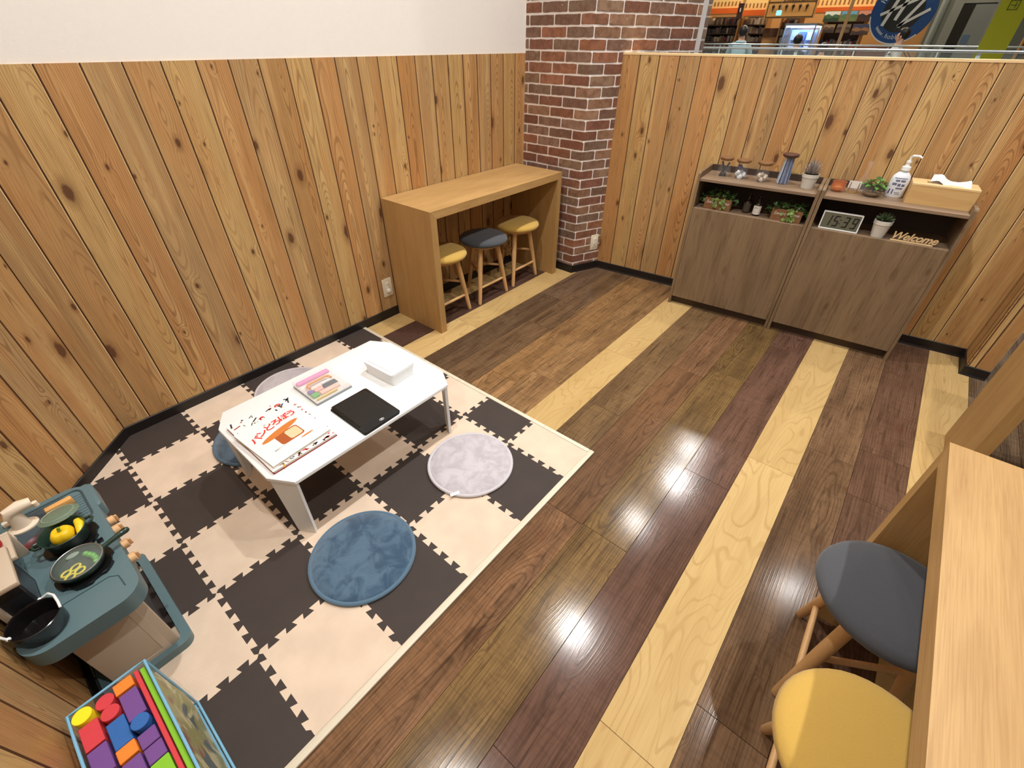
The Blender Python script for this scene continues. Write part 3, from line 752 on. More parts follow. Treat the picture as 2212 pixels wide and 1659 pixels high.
# clear stationery box
t = thing('stationery_box', 'clear plastic box of coloured stationery with an orange handle on the white table', 'box', (0.621, 0.246, TZ), 0.0)
M_clear = thinclear('clear_plastic', (232, 236, 238), 0.10, 0.1)
bm = B()
box(bm, 0, 0.170, 0, 0.0015, 0, 0.036); box(bm, 0, 0.170, 0.1905, 0.192, 0, 0.036); box(bm, 0, 0.0015, 0.0015, 0.1905, 0, 0.036); box(bm, 0.1685, 0.170, 0.0015, 0.1905, 0, 0.036)
obj('tray', bm, M_clear, t, smooth=0)
bm = B(); box(bm, -0.001, 0.171, -0.001, 0.193, 0.0362, 0.0378, 0.0006, 1); obj('lid', bm, M_clear, t, smooth=0)
bm = B(); box(bm, 0.002, 0.168, 0.002, 0.190, 0.0005, 0.010); obj('base_card', bm, plain('box_base', (120, 134, 140), 0.6), t, smooth=0)
bm = B(); box(bm, 0.002, 0.168, 0.002, 0.190, 0.010, 0.014); obj('insert_card', bm, plain('box_paper', (226, 220, 216), 0.7), t, smooth=0)
bm = B(); tube(bm, [(0.030, 0.092, 0.030), (0.026, 0.112, 0.030), (0.036, 0.124, 0.030), (0.120, 0.124, 0.030), (0.131, 0.116, 0.030), (0.133, 0.096, 0.030)], 0.0052, 10); obj('handle', bm, plain('orange_handle', (236, 150, 30), 0.35), t)
for nm, (x0, x1, y0, y1), c in (('ruler', (0.010, 0.160, 0.158, 0.182), (226, 140, 190)), ('pouch', (0.078, 0.140, 0.056, 0.086), (52, 50, 60)), ('pouch', (0.045, 0.135, 0.030, 0.054), (240, 190, 176)),
                               ('card', (0.010, 0.040, 0.034, 0.062), (96, 170, 70)), ('card', (0.010, 0.034, 0.066, 0.090), (120, 90, 160)), ('card', (0.036, 0.074, 0.060, 0.088), (236, 170, 160)), ('pen', (0.012, 0.110, 0.012, 0.020), (238, 206, 130)), ('pen', (0.085, 0.140, 0.093, 0.104), (250, 250, 246))):
    bm = B(); box(bm, x0, x1, y0, y1, 0.0142, 0.026, 0.003); obj(nm, bm, plain('stationery_%d_%d_%d' % c, c, 0.5), t, rot=(0, 0, 0))

# white wipes tub
t = thing('wipes_tub', 'white plastic wet wipes tub with an embossed lid on the white table', 'box', (0.967, 0.206, TZ), 0.06)
bm = B()
lo = rrect(-0.062, 0.062, -0.090, 0.090, 0.012); hi = rrect(-0.066, 0.066, -0.094, 0.094, 0.014)
V0 = [bm.verts.new((x, y, 0)) for x, y in lo]; V1 = [bm.verts.new((x, y, 0.050)) for x, y in hi]; n = len(lo)
bm.faces.new(V0[::-1]); bm.faces.new(V1)
for i in range(n): bm.faces.new((V0[i], V0[(i+1) % n], V1[(i+1) % n], V1[i]))
obj('tub', bm, M_white_pl, t)
bm = B(); prism(bm, rrect(-0.069, 0.069, -0.097, 0.097, 0.016), 0.0505, 0.063, 0.004); obj('lid', bm, M_white_pl, t)
bm = B(); prism(bm, rrect(-0.052, 0.052, -0.080, 0.080, 0.010), 0.063, 0.0655, 0.0018); obj('flap', bm, M_white_pl, t)
bm = B(); tube(bm, [(x, y, 0.0656) for x, y in circ(0, 0.01, 0.026, 24, 0.032)], 0.0007, 6, True); tube(bm, [(-0.02, 0.0, 0.0656), (0.0, 0.03, 0.0656), (0.02, 0.0, 0.0656)], 0.0007, 6); obj('embossing', bm, M_white_pl, t)

# ------------------------------------------------------------------ cabinets along the half wall
CA, CD = Vector((3.080, -0.255, 0)), Vector((0.101, -0.995, 0)).normalized()
CN = Vector((-CD.y, CD.x, 0))            # points to the wall
CANG = math.atan2(CD.y, CD.x); CDEP = 0.287; CW = 0.6725
def cpt(t_, dep, z=0.0): return CA + CD*t_ + CN*dep + Vector((0, 0, z))
def cabinet(label, s0):
    t = thing('storage_cabinet', label, 'cabinet', cpt(s0, 0), CANG)          # local x along the front, y to the wall
    th = 0.0165; W = CW-0.002
    for x0 in (0.0, W-th):
        bm = B()
        prof = [(0, 0), (CDEP, 0), (CDEP, 0.888), (0.012, 0.888), (0.0035, 0.884), (0, 0.876)]
        a = [bm.verts.new((x0, y, z)) for y, z in prof]; b_ = [bm.verts.new((x0+th, y, z)) for y, z in prof]
        bm.faces.new(a[::-1]); bm.faces.new(b_)
        for q in range(len(prof)): bm.faces.new((a[q], a[(q+1) % len(prof)], b_[(q+1) % len(prof)], b_[q]))
        obj('side_panel', bm, M_walnut_z, t, smooth=0)
    e_ = 0.0005
    bm = B(); box(bm, th+e_, W-th-e_, 0.003, CDEP-0.012, 0.8365, 0.853, 0.001, 1); obj('top_board', bm, M_walnut_y_l, t, smooth=0)
    bm = B(); box(bm, th+e_, W-th-e_, CDEP-0.0115, CDEP, 0.06, 0.888); obj('back_panel', bm, plain('cabinet_back_shaded', (62, 46, 36), 0.7), t, smooth=0)  # back panel colour darkened to carry the shade below the top board
    bm = B(); box(bm, th+e_, W-th-e_, 0.020, CDEP-0.012, 0.661, 0.6755); obj('shelf_board', bm, M_walnut_y_l, t, smooth=0)
    bm = B(); box(bm, th+0.0015, W-th-0.0015, 0.0, 0.016, 0.059, 0.6765, 0.0008, 1); obj('door', bm, M_walnut_z, t, smooth=0)
    bm = B(); box(bm, th+e_, W-th-e_, 0.035, 0.047, 0.0, 0.058); obj('plinth', bm, plain('plinth_dark', (70, 54, 40), 0.55), t, smooth=0)
    return t
M_walnut_y_l = wood('greyed_oak_x', 'x', (146, 122, 98), dark=(84, 64, 48), ring=5, ringk=0.14, rough=0.5, fiber=0.28, bump=0.04, stretch=0.08, blotch=0.3)
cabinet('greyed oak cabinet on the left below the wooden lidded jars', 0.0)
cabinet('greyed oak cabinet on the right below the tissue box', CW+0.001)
ZT, ZS = 0.8535, 0.676

# jars with wooden lids ------------------------------------------------------
M_lid = wood('acacia_lid', 'x', (140, 100, 64), dark=(84, 54, 32), ring=20, ringk=0.3, rough=0.5, fiber=0.3, bump=0.05, stretch=0.2)
M_lid_d = wood('dark_lid', 'x', (92, 58, 46), dark=(56, 34, 28), ring=20, ringk=0.3, rough=0.5, fiber=0.3, bump=0.05, stretch=0.2)
M_jar = thinclear('jar_glass', (236, 240, 242), 0.055, 0.03)
def jar(label, s, dep, r0, r1, H, lidr, lidm, fill):
    t = thing('glass_jar', label, 'jar', cpt(s, dep, ZT), CANG)
    bm = B(); lathe(bm, [(0, 0.001), (r0*0.95, 0.0), (r0, 0.004), (r0*0.97, H*0.35), (r1, H*0.68), (r1, H-0.015)], 32); obj('glass', bm, M_jar, t, smooth=60)
    bm = B(); lathe(bm, [(0, H-0.017), (lidr*0.82, H-0.017), (lidr*0.97, H-0.012), (lidr, H-0.003), (lidr*0.95, H), (0, H)], 32); obj('lid', bm, lidm, t, smooth=50)
    fill(t)
rj = random.Random(21)
def f_sticks(t):
    for k, (x0, y0, x1, y1, z1) in enumerate(((-0.018, 0.0, 0.022, -0.004, 0.080), (0.008, 0.012, -0.022, 0.004, 0.082), (0.014, -0.012, -0.006, 0.012, 0.05), (-0.020, -0.012, 0.018, -0.014, 0.02))):
        bm = B(); tube(bm, [(x0, y0, 0.006), ((x0+x1)/2, (y0+y1)/2+0.002, z1*0.5), (x1, y1, z1)], [0.0062, 0.0058, 0.005], 8); obj('vanilla_stick', bm, plain('dark_stick', (34, 26, 24), 0.35), t)
def f_stones(c, c2, n, r, purple=False):
    def f(t):
        for k in range(n):
            a = k*2.4; rr = 0.014+0.010*(k % 2); z = r*0.75+0.012*(k//3)
            bm = B(); ball(bm, (0, 0, 0), r*rj.uniform(0.85, 1.2), 7, 5, (1, rj.uniform(0.7, 1), rj.uniform(0.7, 1)))
            for v in bm.verts: v.co += Vector((rj.uniform(-1, 1), rj.uniform(-1, 1), rj.uniform(-1, 1)))*r*0.18
            obj('stone', bm, plain('stone_%d_%d_%d' % (c if k % 3 else c2), c if k % 3 else c2, 0.35), t, (rr*math.cos(a), rr*math.sin(a), z), (k, k*2, k*3), smooth=0)
        if purple:
            for k in range(5):
                bm = B(); ball(bm, (0, 0, 0), 0.009, 7, 5); obj('stone', bm, plain('amethyst', (70, 62, 110), 0.3), t, (-0.014+0.006*(k % 3), -0.010+0.008*(k//3), 0.060+0.009*(k % 2)), (k, k, k), smooth=0)
    return f
def f_straws(t):
    for k in range(22):
        a = k*2.399; r_ = 0.026*math.sqrt((k+0.5)/22)
        x, y = r_*math.cos(a), r_*math.sin(a)
        bm = B(); tube(bm, [(x*1.2, y*1.2, 0.005), (x*0.85, y*0.85, 0.140)], 0.0034, 8)
        c = ((122, 140, 176), (84, 94, 128), (190, 202, 222))[k % 3]
        obj('wrapped_stick', bm, plain('stick_%d' % c[0], c, 0.2), t)
jar('small glass jar of dark sticks with a wooden lid, leftmost on the cabinet', 0.116, 0.140, 0.040, 0.030, 0.110, 0.040, M_lid, f_sticks)
jar('small glass jar of clear and purple stones with a pale wooden lid', 0.215, 0.145, 0.040, 0.031, 0.106, 0.042, M_lid, f_stones((206, 210, 214), (186, 192, 198), 8, 0.015, True))
jar('small glass jar of beige pebbles with a wooden lid, third from the left', 0.338, 0.134, 0.040, 0.030, 0.108, 0.042, M_lid, f_stones((196, 180, 162), (214, 202, 186), 8, 0.016))
jar('tall glass jar of blue grey wrapped sticks with a dark wooden lid', 0.454, 0.145, 0.036, 0.029, 0.162, 0.043, M_lid_d, f_straws)

# plants in pots -------------------------------------------------------------
M_pot = plain('grey_white_clay', (208, 204, 194), 0.8, var=0.06, scale=120, bump=0.2, bscale=300)
M_soil = plain('dark_soil', (40, 36, 26), 0.9)
def pot(name, label, P, r0, r1, H, leaf_fn):
    t = thing(name, label, 'potted plant', P, CANG)
    rimh = H*0.24
    bm = B(); lathe(bm, [(0, 0), (r0, 0), (r1*0.93, H-rimh), (r1*0.99, H-rimh+0.001), (r1, H), (r1*0.90, H), (r1*0.88, H-0.008), (0, H-0.008)], 32); obj('pot', bm, M_pot, t, smooth=40)
    bm = B(); cyl(bm, (0, 0, H-0.0075), r1*0.87, 0.003, 24); obj('soil', bm, M_soil, t)
    leaf_fn(t, H)
def spiky(t, H):
    for k in range(70):
        f = (k+0.5)/70; a = k*2.399; tilt = 0.12+1.0*f; L = 0.085*(1.05-0.25*f)*rj.uniform(0.85, 1.1)
        d = Vector((math.sin(tilt)*math.cos(a), math.sin(tilt)*math.sin(a), math.cos(tilt)))
        p0 = Vector((d.x*0.010, d.y*0.010, H-0.005)); sd = d.cross(Vector((0, 0, 1))).normalized(); nn = sd.cross(d)
        bm = B(); rows = []
        for q, wd in ((0, 0.0028), (0.35, 0.0034), (0.75, 0.0020), (1.0, 0.0003)):
            c = p0 + d*L*q + Vector((0, 0, -0.012*q*q*f))
            rows.append([bm.verts.new(c+sd*wd), bm.verts.new(c-nn*wd*0.5), bm.verts.new(c-sd*wd)])
        for r_a, r_b in zip(rows, rows[1:]):
            for i_ in range(3): bm.faces.new((r_a[i_], r_a[(i_+1) % 3], r_b[(i_+1) % 3], r_b[i_]))
        c = ((150, 140, 138), (126, 116, 112), (172, 164, 160))[k % 3]
        obj('leaf', bm, plain('spiky_leaf_%d' % c[0], c, 0.6), t, smooth=0)
pot('potted_succulent', 'grey spiky air plant in a pale clay pot on the left cabinet top', cpt(0.589, 0.125, ZT), 0.031, 0.044, 0.076, spiky)
def rosette(t, H):
    for k in range(30):
        f = (k+0.5)/30; a = k*2.399; tilt = 0.15+1.15*f; L = 0.05*(0.7+0.4*f)
        d = Vector((math.sin(tilt)*math.cos(a), math.sin(tilt)*math.sin(a), math.cos(tilt)))
        bm = B(); ball(bm, (0, 0, L*0.5), 1.0, 8, 5, (0.008, 0.004, L*0.5))
        obj('leaf', bm, plain('rosette_leaf', (70, 86, 56), 0.5), t, (0, 0, H-0.006+0.012*(1-f)), d.to_track_quat('Z', 'X').to_euler())
pot('potted_succulent', 'dark rosette succulent in a pale clay pot beside the clock', cpt(1.010, 0.050, ZS), 0.030, 0.044, 0.088, rosette)

# amber glass, gold stand, flask, bowl with plant ------------------------------
M_amber = thinclear('amber_glass', (214, 130, 84), 0.42, 0.06)
t = thing('candle_holder', 'low amber glass candle holder at the left end of the right cabinet top', 'candle holder', cpt(0.740, 0.150, ZT))
bm = B(); lathe(bm, [(0, 0.001), (0.026, 0), (0.036, 0.012), (0.039, 0.026), (0.034, 0.040), (0.036, 0.052), (0.033, 0.052), (0.031, 0.040), (0.035, 0.026), (0.030, 0.010), (0, 0.006)], 32); obj('bowl', bm, M_amber, t, smooth=60)
bm = B(); cyl(bm, (0, 0, 0.008), 0.018, 0.016, 24); obj('candle', bm, plain('amber_wax', (224, 160, 110), 0.4), t)
t = thing('card_stand', 'small gold wire stand holding a blank white card behind the glass bowl', 'card stand', cpt(0.815, 0.160, ZT), CANG)
M_gold = plain('gold_wire', (206, 168, 96), 0.25, metal=1.0)
bm = B(); tube(bm, [(-0.032, -0.02, 0.002), (0.032, -0.02, 0.002), (0.032, 0.02, 0.002), (-0.032, 0.02, 0.002)], 0.0018, 8, True); tube(bm, [(-0.02, 0.018, 0.002), (-0.02, 0.022, 0.05)], 0.0016, 8); tube(bm, [(0.02, 0.018, 0.002), (0.02, 0.022, 0.05)], 0.0016, 8); obj('wire_frame', bm, M_gold, t)
bm = B(); box(bm, -0.030, 0.030, 0.0235, 0.0248, 0.018, 0.056); obj('card', bm, plain('card_white', (222, 216, 208), 0.7), t, smooth=0)
t = thing('glass_flask', 'tall clear glass flask standing behind the leafy bowl', 'vase', cpt(0.846, 0.232, ZT))
bm = B(); lathe(bm, [(0, 0.001), (0.024, 0), (0.033, 0.012), (0.036, 0.032), (0.028, 0.056), (0.013, 0.078), (0.011, 0.118), (0.017, 0.138), (0.016, 0.150), (0.012, 0.156)], 32); obj('glass', bm, M_jar, t, smooth=70)
M_leafg = plain('bright_leaf', (88, 140, 62), 0.45, var=0.15, scale=60); M_leafd = plain('deep_leaf', (52, 92, 40), 0.45, var=0.15, scale=60)
def leaf_bm(L, W, curl=0.25, lobes=False):
    bm = B(); rows = []
    for q, wd in ((0, 0.12), (0.25, 0.85), (0.5, 1.0), (0.78, 0.6), (1.0, 0.03)):
        rows.append([bm.verts.new((s*W*wd, L*q, curl*L*(0.35*abs(s)*wd - q*q*0.6) - dz)) for s, dz in ((-1, 0), (0, 0.0), (1, 0))])
    for a, b_ in zip(rows, rows[1:]):
        for i_ in range(2): bm.faces.new((a[i_], a[i_+1], b_[i_+1], b_[i_]))
    r = bmesh.ops.extrude_face_region(bm, geom=bm.faces[:])
    for v in [v for v in r['geom'] if isinstance(v, bmesh.types.BMVert)]: v.co.z -= 0.0004
    return bm
t = thing('bowl_plant', 'leafy green plant growing in a round clear glass bowl', 'potted plant', cpt(0.905, 0.142, ZT))
bm = B(); lathe(bm, [(0, 0.001), (0.030, 0), (0.047, 0.014), (0.050, 0.028), (0.042, 0.044), (0.036, 0.048)], 32); obj('bowl', bm, M_jar, t, smooth=70)
bm = B(); lathe(bm, [(0, 0.003), (0.029, 0.003), (0.043, 0.015), (0.045, 0.022), (0, 0.022)], 24); obj('gravel', bm, plain('bowl_gravel', (150, 128, 100), 0.8, var=0.3, scale=200), t)
for k in range(34):
    f = (k+0.5)/34; a = k*2.399; tilt = 0.15+1.25*f; r_ = 0.048*f**0.5
    d = Vector((math.sin(tilt)*math.cos(a), math.sin(tilt)*math.sin(a), math.cos(tilt)))
    obj('leaf', leaf_bm(0.032, 0.012), M_leafg if k % 3 else M_leafd, t, (r_*math.cos(a)*0.8, r_*math.sin(a)*0.8, 0.082-0.036*f), (0.3-tilt*0.2+rj.uniform(-.3, .3), rj.uniform(-.3, .3), a-PI/2), smooth=60)
for k in range(6):
    a = k*1.05; bm = B(); tube(bm, [(0, 0, 0.02), (0.01*math.cos(a), 0.01*math.sin(a), 0.05), (0.03*math.cos(a), 0.03*math.sin(a), 0.07)], 0.0012, 6); obj('stem', bm, M_leafd, t)

# sanitizer pump bottle ---------------------------------------------------------
t = thing('pump_bottle', 'white hand sanitizer pump bottle with a blue printed label beside the tissue box', 'bottle', cpt(1.005, 0.195, ZT), CANG)
bm = B()
prof = [(0, 0), (0.90, 0), (1.0, 0.006), (1.0, 0.088), (0.90, 0.106), (0.60, 0.122), (0.42, 0.127), (0.42, 0.134), (0, 0.134)]
lathe(bm, [(r*0.043, z) for r, z in prof], 32, M=Matrix.Diagonal((1, 0.66, 1, 1))); obj('body', bm, plain('bottle_white', (226, 230, 236), 0.3), t, smooth=50)
bm = B(); lathe(bm, [(0, 0.134), (0.021, 0.134), (0.020, 0.152), (0.010, 0.156), (0.0085, 0.168), (0.012, 0.170), (0.012, 0.180), (0, 0.180)], 24); obj('pump_collar', bm, M_white_pl, t, smooth=50)
bm = B(); tube(bm, [(0, 0, 0.178), (0, 0, 0.196), (0.004, -0.004, 0.204), (0.030, -0.012, 0.206), (0.044, -0.018, 0.200)], [0.0055, 0.0055, 0.006, 0.0055, 0.0042], 12); obj('pump_nozzle', bm, M_white_pl, t)
def wrap(u, z, r=0.0434): a = u/r; return (r*math.sin(a), -r*0.66*math.cos(a)-0.0004, z)
bm = B()
for u0, u1, z0, z1 in ((-0.030, 0.030, 0.096, 0.099),):
    for i in range(8):
        a, b_ = u0+(u1-u0)*i/8, u0+(u1-u0)*(i+1)/8; bm.faces.new([bm.verts.new(wrap(*q)) for q in ((a, z0), (b_, z0), (b_, z1), (a, z1))])
decal('label_print', bm, M_blu, t)
bm = B()
M_navy = plain('label_navy', (34, 46, 100), 0.5)
for u0, u1, z0, z1 in ((-0.034, -0.012, 0.018, 0.042), (-0.020, 0.0, 0.080, 0.090), (0.004, 0.026, 0.080, 0.090), (-0.030, -0.008, 0.062, 0.074), (-0.004, 0.010, 0.058, 0.072), (0.014, 0.030, 0.058, 0.070), (-0.006, 0.026, 0.044, 0.052), (-0.004, 0.020, 0.026, 0.029), (0.0, 0.024, 0.018, 0.021)):
    nn = max(1, int((u1-u0)/0.004)) if z1-z0 < 0.02 else 1
    for i in range(nn):
        a, b_ = u0+(u1-u0)*i/nn, u0+(u1-u0)*(i+0.72 if nn > 1 else 1)/nn
        bm.faces.new([bm.verts.new(wrap(*q)) for q in ((a, z0), (b_, z0), (b_, z1), (a, z1))])
decal('label_print', bm, M_navy, t)['kind'] = 'stuff'

# tissue box --------------------------------------------------------------------
t = thing('tissue_box', 'pale wooden tissue box with a white tissue pulled out of its top', 'tissue box', cpt(1.053, 0.088, ZT), CANG)
M_pine = wood('pine_box', 'x', (208, 170, 112), dark=(168, 124, 70), ring=7, ringk=0.22, rough=0.55, fiber=0.2, bump=0.04, stretch=0.1)
bm = B(); box(bm, 0, 0.276, 0, 0.010, 0, 0.088); box(bm, 0, 0.276, 0.132, 0.142, 0, 0.088); box(bm, 0, 0.010, 0.010, 0.132, 0, 0.088); box(bm, 0.266, 0.276, 0.010, 0.132, 0, 0.088); obj('box_body', bm, M_pine, t, smooth=0)
bm = B(); box(bm, 0, 0.276, 0, 0.048, 0.0885, 0.0985, 0.0008, 1); box(bm, 0, 0.276, 0.094, 0.142, 0.0885, 0.0985, 0.0008, 1); box(bm, 0, 0.062, 0.048, 0.094, 0.0885, 0.0985); box(bm, 0.214, 0.276, 0.048, 0.094, 0.0885, 0.0985)
obj('lid', bm, wood('pine_lid', 'x', (228, 196, 142), dark=(196, 154, 98), ring=7, ringk=0.2, rough=0.55, fiber=0.15, bump=0.04, stretch=0.1), t, smooth=0)
bm = B(); nx, ny = 28, 12; grid = []
for i in range(nx+1):
    row = []
    for j in range(ny+1):
        u, v = i/nx, j/ny
        x = 0.078+0.145*u + 0.03*(v-0.3)*(u-0.35)
        hgt = 0.046*(0.75+0.25*math.cos(5*u)) + 0.010*math.exp(-((u-0.22)/0.12)**2)
        z = 0.090 + hgt*math.sin(min(v, 0.62)/0.62*PI/2) - max(0, v-0.62)*0.075
        y = 0.071 + 0.007*math.sin(11*u+1)*v - 0.046*max(0, v-0.45)/0.55*(0.5+0.5*u) + 0.004*math.sin(31*u+3*v)*v
        row.append(bm.verts.new((x, y, z)))
    grid.append(row)
for i in range(nx):
    for j in range(ny): bm.faces.new((grid[i][j], grid[i+1][j], grid[i+1][j+1], grid[i][j+1]))
obj('tissue', bm, plain('tissue_paper', (244, 238, 234), 0.9), t, smooth=80)

# planters with ivy ----------------------------------------------------------------
M_ivy = plain('ivy_leaf', (64, 96, 46), 0.5, var=0.2, scale=60); M_ivy_l = plain('ivy_leaf_light', (120, 150, 78), 0.5, var=0.15, scale=60)
M_crate = wood('planter_wood', 'x', (140, 98, 62), dark=(86, 56, 34), ring=8, ringk=0.3, rough=0.7, fiber=0.3, bump=0.1)
def ivy_leaf(L):
    pts = [(0, 0), (0.30, -0.02), (0.55, 0.22), (0.30, 0.36), (0.34, 0.62), (0.12, 0.66), (0, 1.0), (-0.12, 0.66), (-0.34, 0.62), (-0.30, 0.36), (-0.55, 0.22), (-0.30, -0.02)]
    bm = B(); lo = [bm.verts.new((x*L, y*L, -0.25*L*abs(x)-0.12*L*y*y)) for x, y in pts]; hi = [bm.verts.new(v.co + Vector((0, 0, 0.0005))) for v in lo]
    c0 = bm.verts.new((0, 0.3*L, 0)); c1 = bm.verts.new((0, 0.3*L, 0.0008)); n = len(pts)
    for i in range(n):
        j = (i+1) % n; bm.faces.new((lo[j], lo[i], c0)); bm.faces.new((hi[i], hi[j], c1)); bm.faces.new((lo[i], lo[j], hi[j], hi[i]))
    return mesh_of(bm, 'leaf')
IVY = [ivy_leaf(L) for L in (0.022, 0.018, 0.026)]
IVY2 = [ivy_leaf(L) for L in (0.020, 0.016, 0.023)]
for m_ in IVY: m_.materials.append(M_ivy)
for m_ in IVY2: m_.materials.append(M_ivy_l)
def planter(label, s, dep, W, words, seed):
    rg = random.Random(seed)
    t = thing('ivy_planter', label, 'planter', cpt(s, dep, ZS), CANG)
    H, D_ = 0.066, 0.07
    bm = B(); box(bm, 0, W, 0, 0.006, 0, H); box(bm, 0, W, D_-0.006, D_, 0, H); box(bm, 0, 0.006, 0.006, D_-0.006, 0, H); box(bm, W-0.006, W, 0.006, D_-0.006, 0, H); obj('crate', bm, M_crate, t, smooth=0)
    bm = B(); box(bm, 0.006, W-0.006, 0.006, D_-0.006, 0.01, H-0.008); obj('soil', bm, M_soil, t, smooth=0)
    me = textmesh(words, 0.026, shear=0.25); decal('lettering', me, plain('chalk_white', (222, 216, 208), 0.7), t, (W*0.5, -0.0006, 0.042), (PI/2, 0, 0))
    for k in range(64):
        x = rg.uniform(-0.035, W+0.035); y = rg.uniform(-0.004, D_); z = H+rg.uniform(-0.004, 0.052)*(1-abs(x-W/2)/(W*0.9))
        if x < 0.0 or x > W: z = rg.uniform(0.03, 0.075)
        link('leaf', IVY[k % 3], None, t, (x, y, z), (rg.uniform(-0.2, 1.2), rg.uniform(-0.7, 0.7), rg.uniform(-PI, PI)))
    for k in range(22):
        x = W*0.5+rg.uniform(-0.028, 0.045); z = rg.uniform(0.002, H)
        link('leaf', IVY2[k % 3], None, t, (x, -0.006-rg.uniform(0.002, 0.012), max(0.006, z)), (PI/2+rg.uniform(-0.5, 0.6), rg.uniform(-0.5, 0.5), rg.uniform(-0.9, 0.9)))
    for k in range(10):
        x = rg.uniform(0.01, W-0.01); bm = B(); tube(bm, [(x, D_*0.5, H-0.01), (x+rg.uniform(-.02, .02), D_*0.4, H+0.03), (x+rg.uniform(-.05, .05), 0.0, H+rg.uniform(0.01, 0.045))], 0.0009, 5); obj('stem', bm, M_leafd, t)
planter('wooden ivy planter box lettered in white at the left end of the left cabinet shelf', 0.068, 0.042, 0.160, 'Sweet Home', 4)
planter('wooden ivy planter box lettered Sweet Home beside the bottles on the left cabinet shelf', 0.464, 0.032, 0.162, 'Sweet Home', 9)

# brown bottles -------------------------------------------------------------------------
M_brown_gl = plain('brown_bottle_glass', (40, 28, 20), 0.12)
def bottle(label, s, dep, lab):
    t = thing('dropper_bottle', label, 'bottle', cpt(s, dep, ZS), CANG)
    bm = B(); lathe(bm, [(0, 0), (0.021, 0), (0.022, 0.004), (0.022, 0.062), (0.016, 0.072), (0.010, 0.076), (0.010, 0.084), (0, 0.084)], 28); obj('glass', bm, M_brown_gl, t, smooth=50)
    bm = B(); lathe(bm, [(0, 0.084), (0.012, 0.084), (0.012, 0.098), (0.007, 0.101), (0.006, 0.116), (0, 0.119)], 20); obj('cap', bm, M_black_pl, t, smooth=50)
    r = 0.0224; bm = B(); seg = 14
    for i in range(seg):
        a, b_ = -1.35+2.7*i/seg, -1.35+2.7*(i+1)/seg
        bm.faces.new([bm.verts.new((r*math.sin(q), -r*math.cos(q), z)) for q, z in ((a, 0.008), (b_, 0.008), (b_, 0.058), (a, 0.058))])
    decal('label', bm, plain('bottle_label_white', (226, 220, 210), 0.7) if lab else plain('bottle_label_dark', (70, 60, 48), 0.6), t)
    bm = B()
    for z, w_ in ((0.047, 0.014), (0.043, 0.017), (0.022, 0.010)):
        for i in range(6):
            a, b_ = (-w_/2+w_*i/6-0.004)/r, (-w_/2+w_*(i+0.8)/6-0.004)/r
            bm.faces.new([bm.verts.new(((r+0.0003)*math.sin(q), -(r+0.0003)*math.cos(q), zz)) for q, zz in ((a, z), (b_, z), (b_, z+0.002), (a, z+0.002))])
    decal('label_print', bm, M_blk, t)['kind'] = 'stuff'
bottle('dark brown bottle without a white label on the left cabinet shelf', 0.315, 0.095, False)
bottle('brown bottle with a white label between the two ivy planters', 0.378, 0.070, True)

# clock ----------------------------------------------------------------------------------
t = thing('digital_clock', 'white framed digital clock reading 15:39 on the right cabinet shelf', 'clock', cpt(0.724, 0.034, ZS), CANG, rot=(-0.10, 0, CANG))
CW_, CH_ = 0.192, 0.094
bm = B(); box(bm, 0, CW_, 0.001, 0.030, 0, CH_, 0.003); obj('case', bm, M_white_pl, t)
bm = B()
box(bm, 0, CW_, -0.004, 0.001, 0, 0.006, 0.001, 1); box(bm, 0, CW_, -0.004, 0.001, CH_-0.006, CH_, 0.001, 1); box(bm, 0, 0.006, -0.004, 0.001, 0.006, CH_-0.006); box(bm, CW_-0.006, CW_, -0.004, 0.001, 0.006, CH_-0.006); obj('frame', bm, M_white_pl, t, smooth=0)
bm = B(); box(bm, 0.006, CW_-0.006, -0.001, 0.0008, 0.006, CH_-0.006); obj('display', bm, plain('lcd_grey_green', (104, 106, 88), 0.25), t, smooth=0)
SEG = {'1': 'bc', '5': 'afgcd', '3': 'abgcd', '9': 'abcdfg'}
bm = B()
def seg7(ch, x, z, w_, h_, th, sl=0.16):
    R = {'a': (0, w_, h_-th, h_), 'd': (0, w_, 0, th), 'g': (0, w_, h_/2-th/2, h_/2+th/2), 'f': (0, th, h_/2, h_), 'e': (0, th, 0, h_/2), 'b': (w_-th, w_, h_/2, h_), 'c': (w_-th, w_, 0, h_/2)}
    for s in SEG[ch]:
        x0, x1, z0, z1 = R[s]; i_ = 0.0012
        if s in 'adg': q = [(x0+i_+th*0.4, z0), (x1-i_-th*0.4, z0), (x1-i_, (z0+z1)/2), (x1-i_-th*0.4, z1), (x0+i_+th*0.4, z1), (x0+i_, (z0+z1)/2)]
        else: q = [(x0, z0+i_), (x1, z0+i_), (x1, z1-i_), (x0, z1-i_)]
        bm.faces.new([bm.verts.new((x+px+pz*sl, -0.0012, z+pz)) for px, pz in q])
for ch, x in (('1', 0.018), ('5', 0.056), ('3', 0.104), ('9', 0.145)): seg7(ch, x, 0.018, 0.026, 0.058, 0.0068)
for zz in (0.036, 0.056): bm.faces.new([bm.verts.new((x+0.1*zz, -0.0012, z)) for x, z in circ(0.089, zz, 0.0034, 10)])
decal('digits', bm, plain('lcd_black', (20, 22, 18), 0.5), t)

